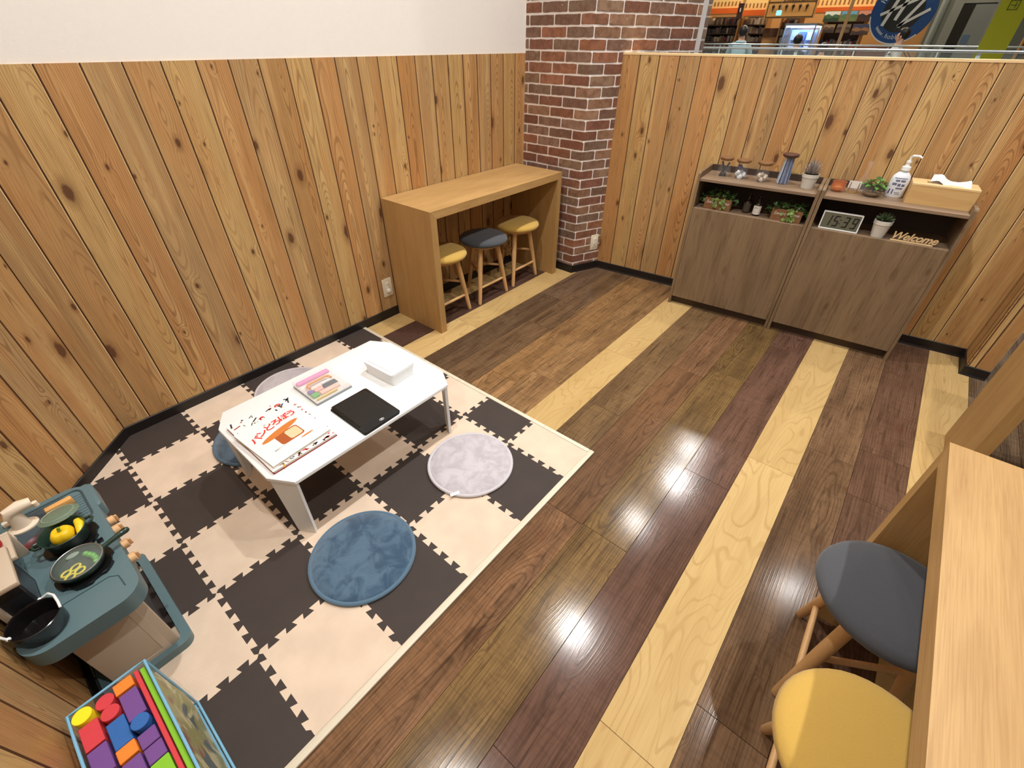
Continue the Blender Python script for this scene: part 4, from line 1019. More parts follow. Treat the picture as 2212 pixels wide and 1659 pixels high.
# Welcome letters ---------------------------------------------------------------------------
t = thing('welcome_sign', 'small cut out wooden Welcome sign on the right cabinet shelf', 'sign', cpt(1.071, 0.026, ZS), CANG)
M_sign = wood('sign_wood', 'x', (222, 190, 142), dark=(186, 146, 96), ring=10, ringk=0.15, rough=0.6, fiber=0.15, bump=0.0)
bm = B(); box(bm, 0, 0.186, -0.004, 0.010, 0, 0.006, 0.0006, 1); obj('base_bar', bm, M_sign, t, smooth=0)
me = textmesh('Welcome', 0.054, depth=0.003, shear=0.35, space=0.92, bevel=0.0008); link('lettering', me, M_sign, t, (0.095, 0.003, 0.0265), (PI/2, 0, 0))

# ------------------------------------------------------------------ toy kitchen (front faces +x)
KZ = MT + 0.001
kt = thing('toy_kitchen', 'teal and beige plastic toy kitchen standing at the left edge by the splayed corner', 'toy kitchen', (0, 0, KZ))
KX0, KX1, KY0, KY1, KH = -0.343, -0.100, -0.170, 0.375, 0.400-KZ
def kp(name, bm, mat, **kw): return obj(name, bm, mat, kt, **kw)
# base frame: a moulded ring on the mat
ring = lambda x0, x1, y0, y1, r: rrect(x0, x1, y0, y1, r, 6)
bm = B(); O_ = ring(-0.336, -0.104, -0.112, 0.345, 0.030); I_ = ring(-0.300, -0.128, -0.088, 0.320, 0.018); n = len(O_)
lay = [(O_, 0.0), (O_, 0.022), ([(x*0.985+y_*0, y_) for x, y_ in O_], 0.030), (I_, 0.030), (I_, 0.0)]
rws = [[bm.verts.new((x, y, z)) for x, y in P] for P, z in lay]
for a, b_ in zip(rws, rws[1:]+rws[:1]):
    for i in range(n): bm.faces.new((a[i], a[(i+1) % n], b_[(i+1) % n], b_[i]))
kp('base_frame', bm, M_teal, smooth=50)
# body: two side panels, back, dark oven recess
for y0 in (-0.090, 0.300):
    bm = B(); box(bm, -0.300, -0.134, y0, y0+0.014, 0.004, 0.352, 0.004); kp('side_panel', bm, M_beige)
bm = B(); box(bm, -0.175, -0.158, -0.0915, -0.0895, 0.03, 0.345); box(bm, -0.292, -0.175, -0.0915, -0.0895, 0.03, 0.045); kp('panel_rib', bm, plain('beige_light', (206, 188, 166), 0.5), smooth=0)
bm = B(); box(bm, -0.300, -0.292, -0.076, 0.300, 0.004, 0.352); kp('rear_panel', bm, M_beige, smooth=0)
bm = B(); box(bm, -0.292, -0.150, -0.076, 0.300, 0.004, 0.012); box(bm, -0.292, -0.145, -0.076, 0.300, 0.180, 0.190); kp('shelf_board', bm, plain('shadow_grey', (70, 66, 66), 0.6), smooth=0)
bm = B(); box(bm, -0.146, -0.136, -0.076, 0.120, 0.192, 0.345, 0.003); kp('oven_door', bm, plain('oven_dark', (44, 46, 48), 0.3))
# worktop with rolled rim
bm = B(); prism(bm, rrect(KX0, KX1, KY0, KY1, 0.055, 10), KH-0.052, KH, 0.009, 4); kp('worktop', bm, M_teal, smooth=50)
bm = B(); prism(bm, rrect(KX1-0.03, KX1+0.010, 0.235, 0.360, 0.012, 5), KH-0.05, KH-0.001, 0.006, 3); kp('front_bulge', bm, M_teal, smooth=50)
M_teal_d = plain('teal_plastic_groove', (58, 76, 82), 0.5)
M_sink = plain('sink_grey', (62, 76, 84), 0.4)
bm = B(); prism(bm, rrect(-0.280, -0.150, 0.200, 0.345, 0.014, 5), KH+0.0003, KH+0.0012); kp('sink_floor', bm, M_sink, smooth=0)
bm = B(); tube(bm, [(x, y, KH+0.001) for x, y in rrect(-0.285, -0.118, 0.195, 0.352, 0.022, 6)], 0.0028, 8, True); kp('sink_rim', bm, M_teal_d)
for k in range(9):
    bm = B(); y_ = 0.222+k*0.0125; box(bm, -0.146, -0.122, y_, y_+0.005, KH+0.0002, KH+0.002, 0.0006, 1); kp('drain_rib', bm, M_teal, smooth=0)
bm = B(); tube(bm, [(-0.275, -0.066, KH), (-0.150, -0.066, KH), (-0.133, -0.080, KH), (-0.130, -0.125, KH)], 0.0016, 6); kp('worktop_groove', bm, M_teal_d)
def burner(cx, cy, r):
    bm = B(); P = []
    for i in range(48):
        a = 2*PI*i/48; rr = r*(1.0 if (i % 8) < 5 else 0.90); P.append((cx+rr*math.cos(a), cy+rr*math.sin(a)))
    prism(bm, P, KH+0.0002, KH+0.010, 0.002); kp('burner', bm, M_black_pl, smooth=0)
burner(-0.182, 0.135, 0.062); burner(-0.182, 0.006, 0.064)
bm = B(); box(bm, -0.139, -0.125, 0.070, 0.088, KH+0.0002, KH+0.004, 0.001, 1); kp('button', bm, M_black_pl)
M_knob = wood('knob_wood', 'x', (224, 178, 128), dark=(190, 138, 88), ring=20, ringk=0.15, rough=0.5, fiber=0.1, bump=0.0)
RX = Matrix.Rotation(PI/2, 4, 'Y')
for y_ in (0.168, 0.120, 0.045, -0.020):
    bm = B(); lathe(bm, [(0, 0), (0.0135, 0), (0.0135, 0.014), (0.011, 0.016), (0, 0.016)], 18, (KX1-0.001, y_, KH-0.026), RX); box(bm, KX1+0.0155, KX1+0.022, y_-0.003, y_+0.003, KH-0.0375, KH-0.0145, 0.001, 1)
    kp('knob', bm, M_knob, smooth=40)
# raised rear unit with a shelf
bm = B(); box(bm, -0.336, -0.322, -0.052, 0.345, KH+0.0005, 0.545, 0.003); kp('rear_upstand', bm, M_beige)
bm = B(); box(bm, -0.322, -0.262, -0.076, 0.068, 0.520, 0.534, 0.003); kp('upper_shelf', bm, M_beige)
bm = B(); box(bm, -0.322, -0.266, 0.076, 0.180, 0.470, 0.482, 0.003); box(bm, -0.322, -0.266, 0.180, 0.190, KH, 0.482, 0.002); kp('upper_shelf', bm, M_beige)
bm = B(); box(bm, -0.3218, -0.275, -0.045, 0.070, KH+0.001, 0.515, 0.002); kp('microwave', bm, plain('toy_microwave', (30, 31, 36), 0.4))
bm = B(); box(bm, -0.2755, -0.2735, -0.030, 0.050, KH+0.015, 0.480, 0.001, 1); kp('microwave_window', bm, plain('toy_microwave_window', (52, 54, 62), 0.25))
# faucet
bm = B(); lathe(bm, [(0, 0), (0.034, 0), (0.034, 0.006), (0.022, 0.010), (0.018, 0.030), (0.017, 0.055), (0, 0.060)], 24, (-0.258, 0.300, KH), Matrix.Diagonal((1, 0.8, 1, 1))); kp('faucet_body', bm, M_cream, smooth=50)
bm = B(); tube(bm, [(-0.268, 0.300, KH+0.048), (-0.262, 0.301, KH+0.064), (-0.235, 0.303, KH+0.070), (-0.212, 0.304, KH+0.066)], [0.012, 0.017, 0.017, 0.014], 16); cyl(bm, (-0.208, 0.304, KH+0.046), 0.007, 0.014, 12); kp('faucet_spout', bm, M_cream, smooth=50)
for y_ in (0.262, 0.338):
    bm = B(); box(bm, -0.296, -0.280, y_-0.007, y_+0.007, KH, KH+0.018, 0.003); kp('tap_handle', bm, M_cream)

# toy food and cookware -----------------------------------------------------------
WZ = 0.4004
t = thing('toy_sponge', 'orange tan toy sponge lying in the toy sink', 'toy', (-0.172, 0.296, WZ+0.0015), 0.05)
bm = B(); box(bm, -0.032, 0.032, -0.010, 0.010, 0, 0.024, 0.004); obj('sponge', bm, plain('sponge_tan', (222, 166, 96), 0.9, var=0.08, scale=200, bump=0.6, bscale=300), t)
bm = B(); box(bm, -0.032, 0.032, -0.0102, 0.0102, 0.0005, 0.008, 0.003); obj('scrub_pad', bm, plain('sponge_pad', (196, 138, 74), 0.95), t)
t = thing('pot_lid', 'sage green toy pot lid leaning against the toy pot', 'toy lid', (-0.176, 0.212, WZ+0.044), 0, rot=(-0.22, 0, -0.1))
M_sage = plain('sage_translucent', (112, 132, 112), 0.3, alpha=0.88)
bm = B(); lathe(bm, [(0, 0.008), (0.030, 0.006), (0.043, 0.001), (0.046, 0.0), (0.047, 0.002), (0.044, 0.004), (0.031, 0.009), (0, 0.011)], 36); obj('lid_shell', bm, M_sage, t, smooth=60)
bm = B(); tube(bm, [(0.036*math.cos(2*PI*i/36), 0.036*math.sin(2*PI*i/36), 0.0075) for i in range(36)], 0.0012, 6, True); obj('lid_ring', bm, plain('sage_light', (150, 164, 148), 0.3), t)
t = thing('toy_pot', 'dark green toy cooking pot holding yellow vegetables', 'toy pot', (-0.183, 0.130, WZ+0.0105), 0)
bm = B(); lathe(bm, [(0, 0), (0.040, 0), (0.045, 0.004), (0.050, 0.040), (0.0525, 0.044), (0.0505, 0.045), (0.048, 0.041), (0.043, 0.006), (0, 0.004)], 40); obj('pot_body', bm, M_dkgreen, t, smooth=50)
for s in (-1, 1):
    bm = B(); tube(bm, [(s*0.050, -0.012, 0.036), (s*0.062, -0.010, 0.037), (s*0.066, 0, 0.037), (s*0.062, 0.010, 0.037), (s*0.050, 0.012, 0.036)], 0.004, 8); obj('pot_handle', bm, M_dkgreen, t)
t = thing('toy_pepper', 'yellow toy bell pepper sitting in the green toy pot', 'toy food', (-0.186, 0.128, WZ+0.0168), 0)
bm = B(); ball(bm, (0, 0, 0.025), 0.026, 40, 20)
for v in bm.verts:
    a = math.atan2(v.co.y, v.co.x); k = 1 + 0.13*abs(math.sin(2*a+0.5)) - 0.08; h = (v.co.z-0.025)/0.026
    v.co.x *= k; v.co.y *= k
    if h > 0.5: v.co.z -= 0.012*(1-min(1, math.hypot(v.co.x, v.co.y)/0.018))
obj('flesh', bm, plain('pepper_yellow', (240, 196, 30), 0.35), t, smooth=70)
bm = B(); tube(bm, [(0, 0, 0.034), (0.001, 0, 0.048), (0.004, 0, 0.054)], [0.005, 0.0035, 0.004], 8); obj('stalk', bm, plain('pepper_stalk', (120, 150, 50), 0.5), t)
t = thing('toy_corn', 'long yellow toy vegetable beside the pepper in the green pot', 'toy food', (-0.150, 0.128, WZ+0.030), 0)
bm = B(); tube(bm, [(-0.012, -0.030, 0), (-0.002, -0.016, 0.008), (0.004, 0.004, 0.013), (0.002, 0.024, 0.014), (-0.003, 0.034, 0.012)], [0.003, 0.009, 0.0115, 0.009, 0.003], 14); obj('flesh', bm, plain('corn_yellow', (238, 210, 40), 0.4), t, smooth=70)
t = thing('toy_pan', 'dark green toy frying pan with a glass lid and long handle', 'toy pan', (-0.184, 0.008, WZ+0.0105), 0)
bm = B(); lathe(bm, [(0, 0), (0.044, 0), (0.050, 0.004), (0.056, 0.022), (0.0565, 0.025), (0.053, 0.025), (0.048, 0.006), (0, 0.004)], 44); obj('pan_body', bm, M_dkgreen, t, smooth=50)
bm = B(); tube(bm, [(0.054, 0.004, 0.021), (0.075, 0.007, 0.024), (0.098, 0.011, 0.026), (0.114, 0.014, 0.026), (0.120, 0.015, 0.0255)], [0.0065, 0.0065, 0.008, 0.0085, 0.005], 14); obj('pan_handle', bm, M_dkgreen, t, smooth=60)
bm = B(); prism(bm, circ(0.108, 0.013, 0.006, 14, 0.002), 0.0338, 0.0348); obj('handle_slot', bm, M_black_pl, t, smooth=0)
bm = B(); lathe(bm, [(0.0535, 0.0255), (0.050, 0.030), (0.034, 0.036), (0.015, 0.0385), (0, 0.039)], 44); obj('glass_lid', bm, thinclear('lid_glass', (210, 220, 214), 0.14, 0.03), t, smooth=80)
bm = B(); tube(bm, [(0.0535*math.cos(2*PI*i/44), 0.0535*math.sin(2*PI*i/44), 0.0262) for i in range(44)], 0.0018, 8, True); obj('lid_rim', bm, M_steel, t)
bm = B(); ball(bm, (0, 0.012, 0.0410), 0.010, 16, 8, (1.5, 0.9, 0.35)); obj('lid_knob', bm, thinclear('lid_knob_clear', (170, 190, 176), 0.45, 0.1), t, smooth=80)
t = thing('toy_pepper_slice', 'yellow toy pepper slices under the frying pan lid', 'toy food', (-0.205, 0.000, WZ+0.0158), 0.3)
bm = B()
for k, (x, y, rx, ry) in enumerate(((-0.010, -0.010, 0.011, 0.009), (0.012, -0.012, 0.011, 0.009), (-0.008, 0.010, 0.010, 0.008), (0.013, 0.008, 0.011, 0.008))):
    tube(bm, [(x+rx*math.cos(2*PI*i/18), y+ry*math.sin(2*PI*i/18), 0.003) for i in range(18)], 0.0028, 7, True)
obj('slice', bm, plain('slice_yellow', (222, 206, 50), 0.4), t)
t = thing('toy_peas', 'green toy pea pod under the frying pan lid', 'toy food', (-0.158, 0.012, WZ+0.0158), 0.2)
for k in range(5):
    bm = B(); ball(bm, (0.004*math.sin(k), -0.024+0.012*k, 0.006), 0.0078, 12, 7); obj('pea', bm, plain('pea_green', (92, 168, 58), 0.35), t, smooth=80)
bm = B(); tube(bm, [(0.002, -0.034, 0.003), (0.008, -0.015, 0.002), (0.008, 0.012, 0.002), (0.002, 0.034, 0.003)], [0.001, 0.004, 0.004, 0.001], 8); obj('pod', bm, plain('pod_green', (64, 132, 48), 0.4), t, smooth=80)
t = thing('toy_plate', 'small dark red oval toy dish beside the toy sink', 'toy dish', (-0.246, 0.205, WZ), 0.2)
bm = B(); lathe(bm, [(0, 0.001), (0.020, 0), (0.026, 0.007), (0.0275, 0.008), (0.0245, 0.007), (0.019, 0.002), (0, 0.002)], 30, M=Matrix.Diagonal((1, 0.8, 1, 1))); obj('dish', bm, plain('dark_red', (92, 22, 30), 0.4), t, smooth=60)
t = thing('toy_bucket_pot', 'black toy pot with a white wire handle at the near end of the toy kitchen', 'toy pot', (-0.287, -0.106, WZ), 0)
bm = B(); lathe(bm, [(0, 0.001), (0.040, 0), (0.046, 0.006), (0.049, 0.046), (0.051, 0.050), (0.049, 0.051), (0.046, 0.046), (0.042, 0.008), (0, 0.005)], 44); obj('pot_body', bm, plain('black_gloss', (20, 17, 18), 0.18), t, smooth=50)
bm = B(); tube(bm, [(0.020, 0.050, 0.046), (0.038, 0.044, 0.055), (0.048, 0.020, 0.062), (0.050, -0.004, 0.060), (0.049, -0.020, 0.054)], 0.0028, 8); ball(bm, (0.020, 0.049, 0.047), 0.0045, 10, 6); obj('bail_handle', bm, M_white_pl, t)
bm = B(); ball(bm, (-0.046, -0.015, 0.048), 0.005, 10, 6); tube(bm, [(-0.046, -0.016, 0.047), (-0.052, -0.012, 0.060), (-0.056, -0.006, 0.072)], 0.0028, 8); obj('bail_handle', bm, M_white_pl, t)
t = thing('toy_tomato', 'red toy tomato behind the beige shelf of the toy kitchen', 'toy food', (-0.294, 0.135, 0.4935), 0)
bm = B(); ball(bm, (0, 0, 0.016), 0.018, 20, 12, (1, 1.3, 0.9)); obj('flesh', bm, plain('tomato_red', (176, 34, 34), 0.35), t, smooth=80)
bm = B(); tube(bm, [(0, 0, 0.028), (0.001, 0.001, 0.038)], [0.003, 0.002], 8); obj('stalk', bm, M_leafd, t)
t = thing('toy_fork', 'pale green toy fork standing at the far end of the toy kitchen', 'toy fork', (-0.312, 0.352, 0.4005), 0, rot=(0, 0, 0.6))
M_pg = plain('pale_green', (170, 184, 150), 0.5)
bm = B(); tube(bm, [(0, 0, 0.0), (0, 0, 0.09), (0, 0, 0.125)], [0.004, 0.004, 0.006], 8); box(bm, -0.013, 0.013, -0.002, 0.002, 0.120, 0.140, 0.0015, 1); obj('handle', bm, M_pg, t)
for k in (-1, 0, 1):
    bm = B(); tube(bm, [(0.010*k, 0, 0.138), (0.010*k, 0, 0.162)], [0.0026, 0.0016], 8); obj('tine', bm, M_pg, t)

# ------------------------------------------------------------------ bag of foam blocks
BX0, BX1, BY0, BY1, BH = -0.331, -0.178, -0.760, -0.292, 0.300
bag = thing('block_bag', 'clear zipped bag with pale blue piping full of foam blocks in the bottom left corner', 'toy bag', (0, 0, KZ))
M_pvc = thinclear('clear_vinyl', (206, 216, 214), 0.12, 0.12); M_pipe = plain('pale_blue_piping', (120, 176, 206), 0.7, var=0.1, scale=300)
bm = B(); th = 0.001
box(bm, BX0, BX1, BY1, BY1+th, 0, BH); box(bm, BX0, BX1, BY0-th, BY0, 0, BH); box(bm, BX0-th, BX0, BY0, BY1, 0, BH); obj('vinyl_wall', bm, M_pvc, bag, smooth=0)
# front vinyl wall bulges outwards
bm = B(); rows = []
for i in range(25):
    y = BY1+(BY0-BY1)*i/24; rw = []
    for j in range(9):
        z = BH*j/8; bul = 0.020*math.sin(PI*j/8)*math.sin(PI*min(1, i/5))+0.004*math.sin(i*1.3+j*0.8)*(0 < j < 8)
        rw.append(bm.verts.new((BX1+0.002+bul, y, z)))
    rows.append(rw)
for a, b_ in zip(rows, rows[1:]):
    for j in range(8): bm.faces.new((a[j], b_[j], b_[j+1], a[j+1]))
obj('vinyl_front', bm, M_pvc, bag, smooth=80)
bm = B(); box(bm, BX0, BX1, BY0, BY1, 0.0, 0.002); obj('bag_base', bm, M_pipe, bag, smooth=0)
for nm, pts, cl in (('top_piping', [(BX0, BY1, BH), (BX1, BY1, BH), (BX1, BY0, BH), (BX0, BY0, BH)], True), ('base_piping', [(BX0, BY1, 0.004), (BX1+0.006, BY1, 0.004), (BX1+0.006, BY0, 0.004), (BX0, BY0, 0.004)], True)):
    bm = B(); pp = []
    for k in range(4):
        a, b_ = Vector(pts[k]), Vector(pts[(k+1) % 4]); pp += [a.lerp(b_, q/6) for q in range(6)]
    tube(bm, pp, 0.0032, 8, True); obj(nm, bm, M_pipe, bag)
bm = B(); tube(bm, [(BX1+0.003, BY1, 0.004), (BX1+0.002, BY1, BH*0.5), (BX1, BY1, BH)], 0.0032, 8); obj('corner_piping', bm, M_pipe, bag)
bm = B(); tube(bm, [(BX0, BY1, 0.004), (BX0, BY1, BH)], 0.0032, 8); obj('corner_piping', bm, M_pipe, bag)
# printed picture card slipped behind the vinyl: soft coloured patches only
g = G('printed_card'); co = g.n('ShaderNodeTexCoord').outputs['Object']; nn = g.noise(co, 16, 3, 0.5, 1.0); n3 = g.noise(co, 9, 2, 0.5, 0.5)
cc = g.mix(g.ramp(nn, 0.40, 0.52), col4((206, 196, 150)), col4((150, 146, 74))); cc = g.mix(g.ramp(n3, 0.50, 0.58), cc, col4((140, 62, 56))); cc = g.mix(g.ramp(g.noise(co, 12, 2), 0.58, 0.64), cc, col4((70, 84, 90)))
g.color(cc); g.p(rough=0.4); M_card = g.m
bm = B(); rows = []
for i in range(25):
    y = BY1-0.006+(BY0-BY1+0.012)*i/24; rows.append([bm.verts.new((BX1-0.004+0.016*math.sin(PI*j/6)*math.sin(PI*min(1, i/5)), y, 0.006+(BH-0.016)*j/6)) for j in range(7)])
for a, b_ in zip(rows, rows[1:]):
    for j in range(6): bm.faces.new((a[j], b_[j], b_[j+1], a[j+1]))
obj('picture_card', bm, M_card, bag, smooth=80)
# blocks: top layer as seen, supported by a hidden layer
BC = {'red': (206, 58, 66), 'purple': (112, 70, 138), 'orange': (244, 130, 40), 'blue': (42, 98, 168), 'yellow': (248, 226, 26), 'green': (130, 190, 40)}
BM = {k: plain('foam_'+k, c, 0.7, var=0.05, scale=300, bump=0.15, bscale=500) for k, c in BC.items()}
ZB = 0.306-KZ
def fblock(label, c, x0, x1, y0, y1, ztop, h, grp='foam blocks in the bag'):
    bm = B(); g_ = 0.0006; box(bm, -(x1-x0)/2+g_, (x1-x0)/2-g_, -(y1-y0)/2+g_, (y1-y0)/2-g_, 0, h, 0.0012, 1)
    o = obj('foam_block', bm, BM[c], None, ((x0+x1)/2, (y0+y1)/2, KZ+ztop-h), smooth=0)
    return tag(o, label, 'toy block', grp)
def fcyl(label, c, x, y, r, ztop, h):
    bm = B(); lathe(bm, [(0, 0), (r, 0), (r, h-0.001), (r-0.001, h), (0, h)], 28); o = obj('foam_block', bm, BM[c], None, (x, y, KZ+ztop-h), smooth=40)
    return tag(o, label, 'toy block', 'foam blocks in the bag')
Hh = 0.070
fblock('flat orange foam block at the back edge of the bag', 'orange', -0.249, -0.211, -0.327, -0.2955, ZB, Hh)
fblock('large purple foam block next to the back orange block', 'purple', -0.247, -0.211, -0.406, -0.330, ZB-0.003, Hh)
fcyl('red foam cylinder at the back edge of the bag', 'red', -0.269, -0.314, 0.0178, ZB-0.003, Hh)
fcyl('red foam cylinder in the middle, nearer than the other red one', 'red', -0.267, -0.3505, 0.0178, ZB+0.000, Hh)
fcyl('yellow foam cylinder in the back left corner of the bag', 'yellow', -0.3085, -0.314, 0.0185, ZB+0.006, Hh)
fcyl('blue foam cylinder beside the red foam board', 'blue', -0.228, -0.4255, 0.0178, ZB+0.006, Hh)
fblock('red square foam block on the left below the yellow cylinder', 'red', -0.325, -0.2885, -0.399, -0.335, ZB-0.002, Hh)
fblock('blue square foam block in the middle of the bag', 'blue', -0.2835, -0.2485, -0.443, -0.372, ZB-0.004, Hh)
fblock('flat orange foam block in the middle, below the blue square block', 'orange', -0.2835, -0.2475, -0.479, -0.4455, ZB, Hh)
fblock('purple foam block right beside the middle orange block', 'purple', -0.246, -0.2105, -0.484, -0.4465, ZB-0.006, Hh)
fblock('shiny purple foam block between the green block and another purple block', 'purple', -0.245, -0.2095, -0.5265, -0.487, ZB-0.004, Hh)
fblock('purple square foam block on the left below the red square one', 'purple', -0.325, -0.2885, -0.472, -0.402, ZB-0.002, Hh)
fblock('green foam block at the bottom of the picture', 'green', -0.244, -0.2085, -0.600, -0.530, ZB, Hh)
fblock('purple foam block below the middle orange block', 'purple', -0.2835, -0.248, -0.553, -0.482, ZB-0.003, Hh)
fblock('orange foam block at the bottom left edge of the picture', 'orange', -0.325, -0.2885, -0.510, -0.475, ZB, Hh)
fblock('thin red foam board standing along the right side of the blocks', 'red', -0.2065, -0.1965, -0.740, -0.297, ZB, ZB-0.004)
fblock('thin green foam board standing between the red board and the printed card', 'green', -0.195, -0.1835, -0.740, -0.300, ZB-0.002, ZB-0.006)
bm = B()                                                     # blocks underneath, seen only dimly through the vinyl
for k in range(5):
    for j in range(3): box(bm, -0.325, -0.210, -0.299-0.0875*(k+1)+0.0005, -0.299-0.0875*k, 0.0761*j+0.003, 0.0761*(j+1)+0.0025)
o = obj('foam_block_fill', bm, BM['blue'], bag, smooth=0); o['kind'] = 'stuff'

# ------------------------------------------------------------------ the mall beyond the half wall
M_tan = plain('shop_tan_wood', (178, 132, 78), 0.6); M_orange = plain('orange_fascia', (226, 104, 34), 0.5); M_litwall = plain('shop_pale_wood', (236, 200, 130), 0.6)
M_rail = plain('rail_steel', (196, 206, 210), 0.3, metal=0.9)
bm = B(); box(bm, 16.4, 16.6, -0.35, 7.0, 0, CEIL); struct('wall_shop', bm, M_tan, 'warm wooden back wall of the shop across the mall', smooth=0)
bm = B(); box(bm, 14.9, 15.1, -9, -0.30, 0, CEIL)
wm = struct('wall_mall', bm, plain('mall_grey', (112, 118, 112), 0.8), 'grey service wall beside the shop across the mall', smooth=0)
bm = B(); box(bm, 14.86, 14.90, -0.72, -0.56, 0, 2.22); box(bm, 14.86, 14.90, -1.30, -1.24, 0, 2.22); box(bm, 14.86, 14.90, -0.72, -1.24, 2.16, 2.22); obj('door_frame', bm, plain('mall_grey_light', (150, 154, 150), 0.6), wm, smooth=0)
bm = B(); box(bm, 14.87, 14.899, -1.24, -0.92, 0.02, 2.14); obj('door_leaf', bm, plain('mall_grey_leaf', (138, 146, 146), 0.6), wm, smooth=0)
bm = B(); box(bm, 14.87, 14.899, -0.90, -0.72, 0.02, 2.14); obj('dark_opening', bm, plain('mall_dark', (34, 36, 32), 0.8), wm, smooth=0)
bm = B(); box(bm, 14.86, 14.869, -1.06, -0.94, 1.52, 1.66); obj('blue_notice', bm, plain('notice_blue', (92, 122, 158), 0.6), wm, smooth=0)
bm = B(); tube(bm, [(14.78, -0.42, 0), (14.78, -0.42, CEIL)], 0.06, 14); obj('drain_pipe', bm, plain('pipe_grey', (150, 160, 158), 0.5), wm)
# shop lamps: unseen fixtures added to brighten the shop
for x, y, e in ((14.6, 3.6, 150), (14.6, 1.6, 150), (13.6, -0.4, 60)):
    t = thing('shop_fill_lamp', 'unseen ceiling lamp added to brighten the shop front, %s' % {3.6: 'nearest the brick pillar', 1.6: 'above the display case', -0.4: 'above the blue round sign'}[y], 'lamp', (x, y, CEIL))
    bm = B(); lathe(bm, [(0.10, -0.004), (0.13, -0.02), (0.14, 0.0)], 24); obj('ring', bm, M_white_pl, t)
    bm = B(); cyl(bm, (0, 0, -0.004), 0.098, 0.002, 24); obj('lamp_face', bm, M_bulb, t)
    ld = bpy.data.lights.new('shop_fill_light', 'POINT'); ld.energy = e; ld.color = (1.0, 0.84, 0.62); ld.shadow_soft_size = 0.1
    lo = bpy.data.objects.new('shop_fill_beam', ld); COL.objects.link(lo); lo.parent = t; lo.location = (0, 0, -0.15)
rs = random.Random(31)
GOODS = [(96, 84, 72), (180, 166, 146), (206, 196, 178), (70, 60, 56), (140, 116, 96), (150, 60, 56), (92, 100, 112), (120, 104, 84), (54, 48, 50), (196, 178, 150)]
def shelf_unit(label, y0, y1, zs, x=15.5, top=2.05, seed=1, dep=0.35, pale=False):
    t = thing('shop_shelf', label, 'shelf', (x, (y0+y1)/2, 0)); h = (y1-y0)/2; rg = random.Random(seed)
    bm = B(); box(bm, dep-0.02, dep, -h, h, 0, top); obj('rear_board', bm, plain('shelf_dark', (60, 46, 36), 0.7), t, smooth=0)
    for s in (-1, 1):
        bm = B(); box(bm, -0.01, dep, s*h-0.015, s*h+0.015, 0, top+0.03); obj('upright', bm, M_tan, t, smooth=0)
    for z in zs:
        bm = B(); box(bm, 0, dep-0.02, -h+0.015, h-0.015, z-0.02, z); obj('shelf_board', bm, plain('shelf_brown', (96, 72, 50), 0.6), t, smooth=0)
        y = -h+0.02; per = {}
        while y < h-0.05:
            w_ = rg.uniform(0.02, 0.07); hh = rg.uniform(0.09, 0.15); c = rg.choice(GOODS if not pale else GOODS[1:3]+GOODS[4:5]+GOODS[9:])
            bm = per.setdefault(c, B()); box(bm, 0.03+rg.uniform(0, 0.04), dep-0.08, y, min(y+w_-0.003, h-0.02), z, z+hh); y += w_
        for c, bm in per.items(): obj('boxed_goods', bm, plain('goods_%d_%d_%d' % c, c, 0.6), t, smooth=0)['kind'] = 'stuff'
    return t
shelf_unit('dark shop shelf of books right beside the brick pillar', 3.82, 4.70, (1.16, 1.34, 1.52, 1.70, 1.88), seed=3)
shelf_unit('shop shelf of pale books behind the person in the light blue jacket', 3.12, 3.72, (1.16, 1.34, 1.52, 1.70, 1.88), seed=5, pale=True)
shelf_unit('shop shelf of small boxes left of the lit display case', 2.30, 2.72, (1.16, 1.34, 1.50, 1.66, 1.82), seed=8, x=15.3)
shelf_unit('shop shelf of brown boxes between the display case and the round sign', 0.92, 1.74, (1.16, 1.30, 1.44), seed=12, x=15.2, top=1.92)
t = thing('shop_crate', 'dark brown open crate on the floor of the shop beside the pale books', 'crate', (15.4, 2.92, 0))
bm = B(); box(bm, 0, 0.4, -0.17, 0.17, 0, 1.62); obj('stand', bm, M_tan, t, smooth=0)
bm = B(); box(bm, -0.02, 0.3, -0.18, 0.18, 1.62, 1.80, 0.01, 1); obj('crate_box', bm, plain('crate_brown', (92, 58, 30), 0.6), t, smooth=0)
def fascia(label, y0, y1, z, hgt=0.11):
    t = thing('shop_fascia', label, 'fascia', (15.25, (y0+y1)/2, z)); h = (y1-y0)/2
    bm = B(); box(bm, 0, 0.03, -h, h, 0, hgt); obj('orange_band', bm, M_orange, t, smooth=0)
    bm = B(); box(bm, 0.05, 0.09, -h, h, -0.02, 0.42); obj('pale_board', bm, M_litwall, t, smooth=0)
    for k in range(int(2*h/0.09)):
        bm = B(); y = -h+0.05+k*0.09; box(bm, 0.044, 0.049, y, y+0.035, hgt+0.05, hgt+0.13); obj('cut_out', bm, plain('fascia_brown', (150, 96, 44), 0.7), t, smooth=0)
fascia('orange and pale wooden fascia above the shelves beside the brick pillar', 3.78, 4.75, 2.10)
fascia('orange and pale wooden fascia above the pale books', 3.06, 3.70, 2.05)
fascia('long orange fascia above the landscape pictures and display case', 0.70, 2.28, 2.08, 0.09)
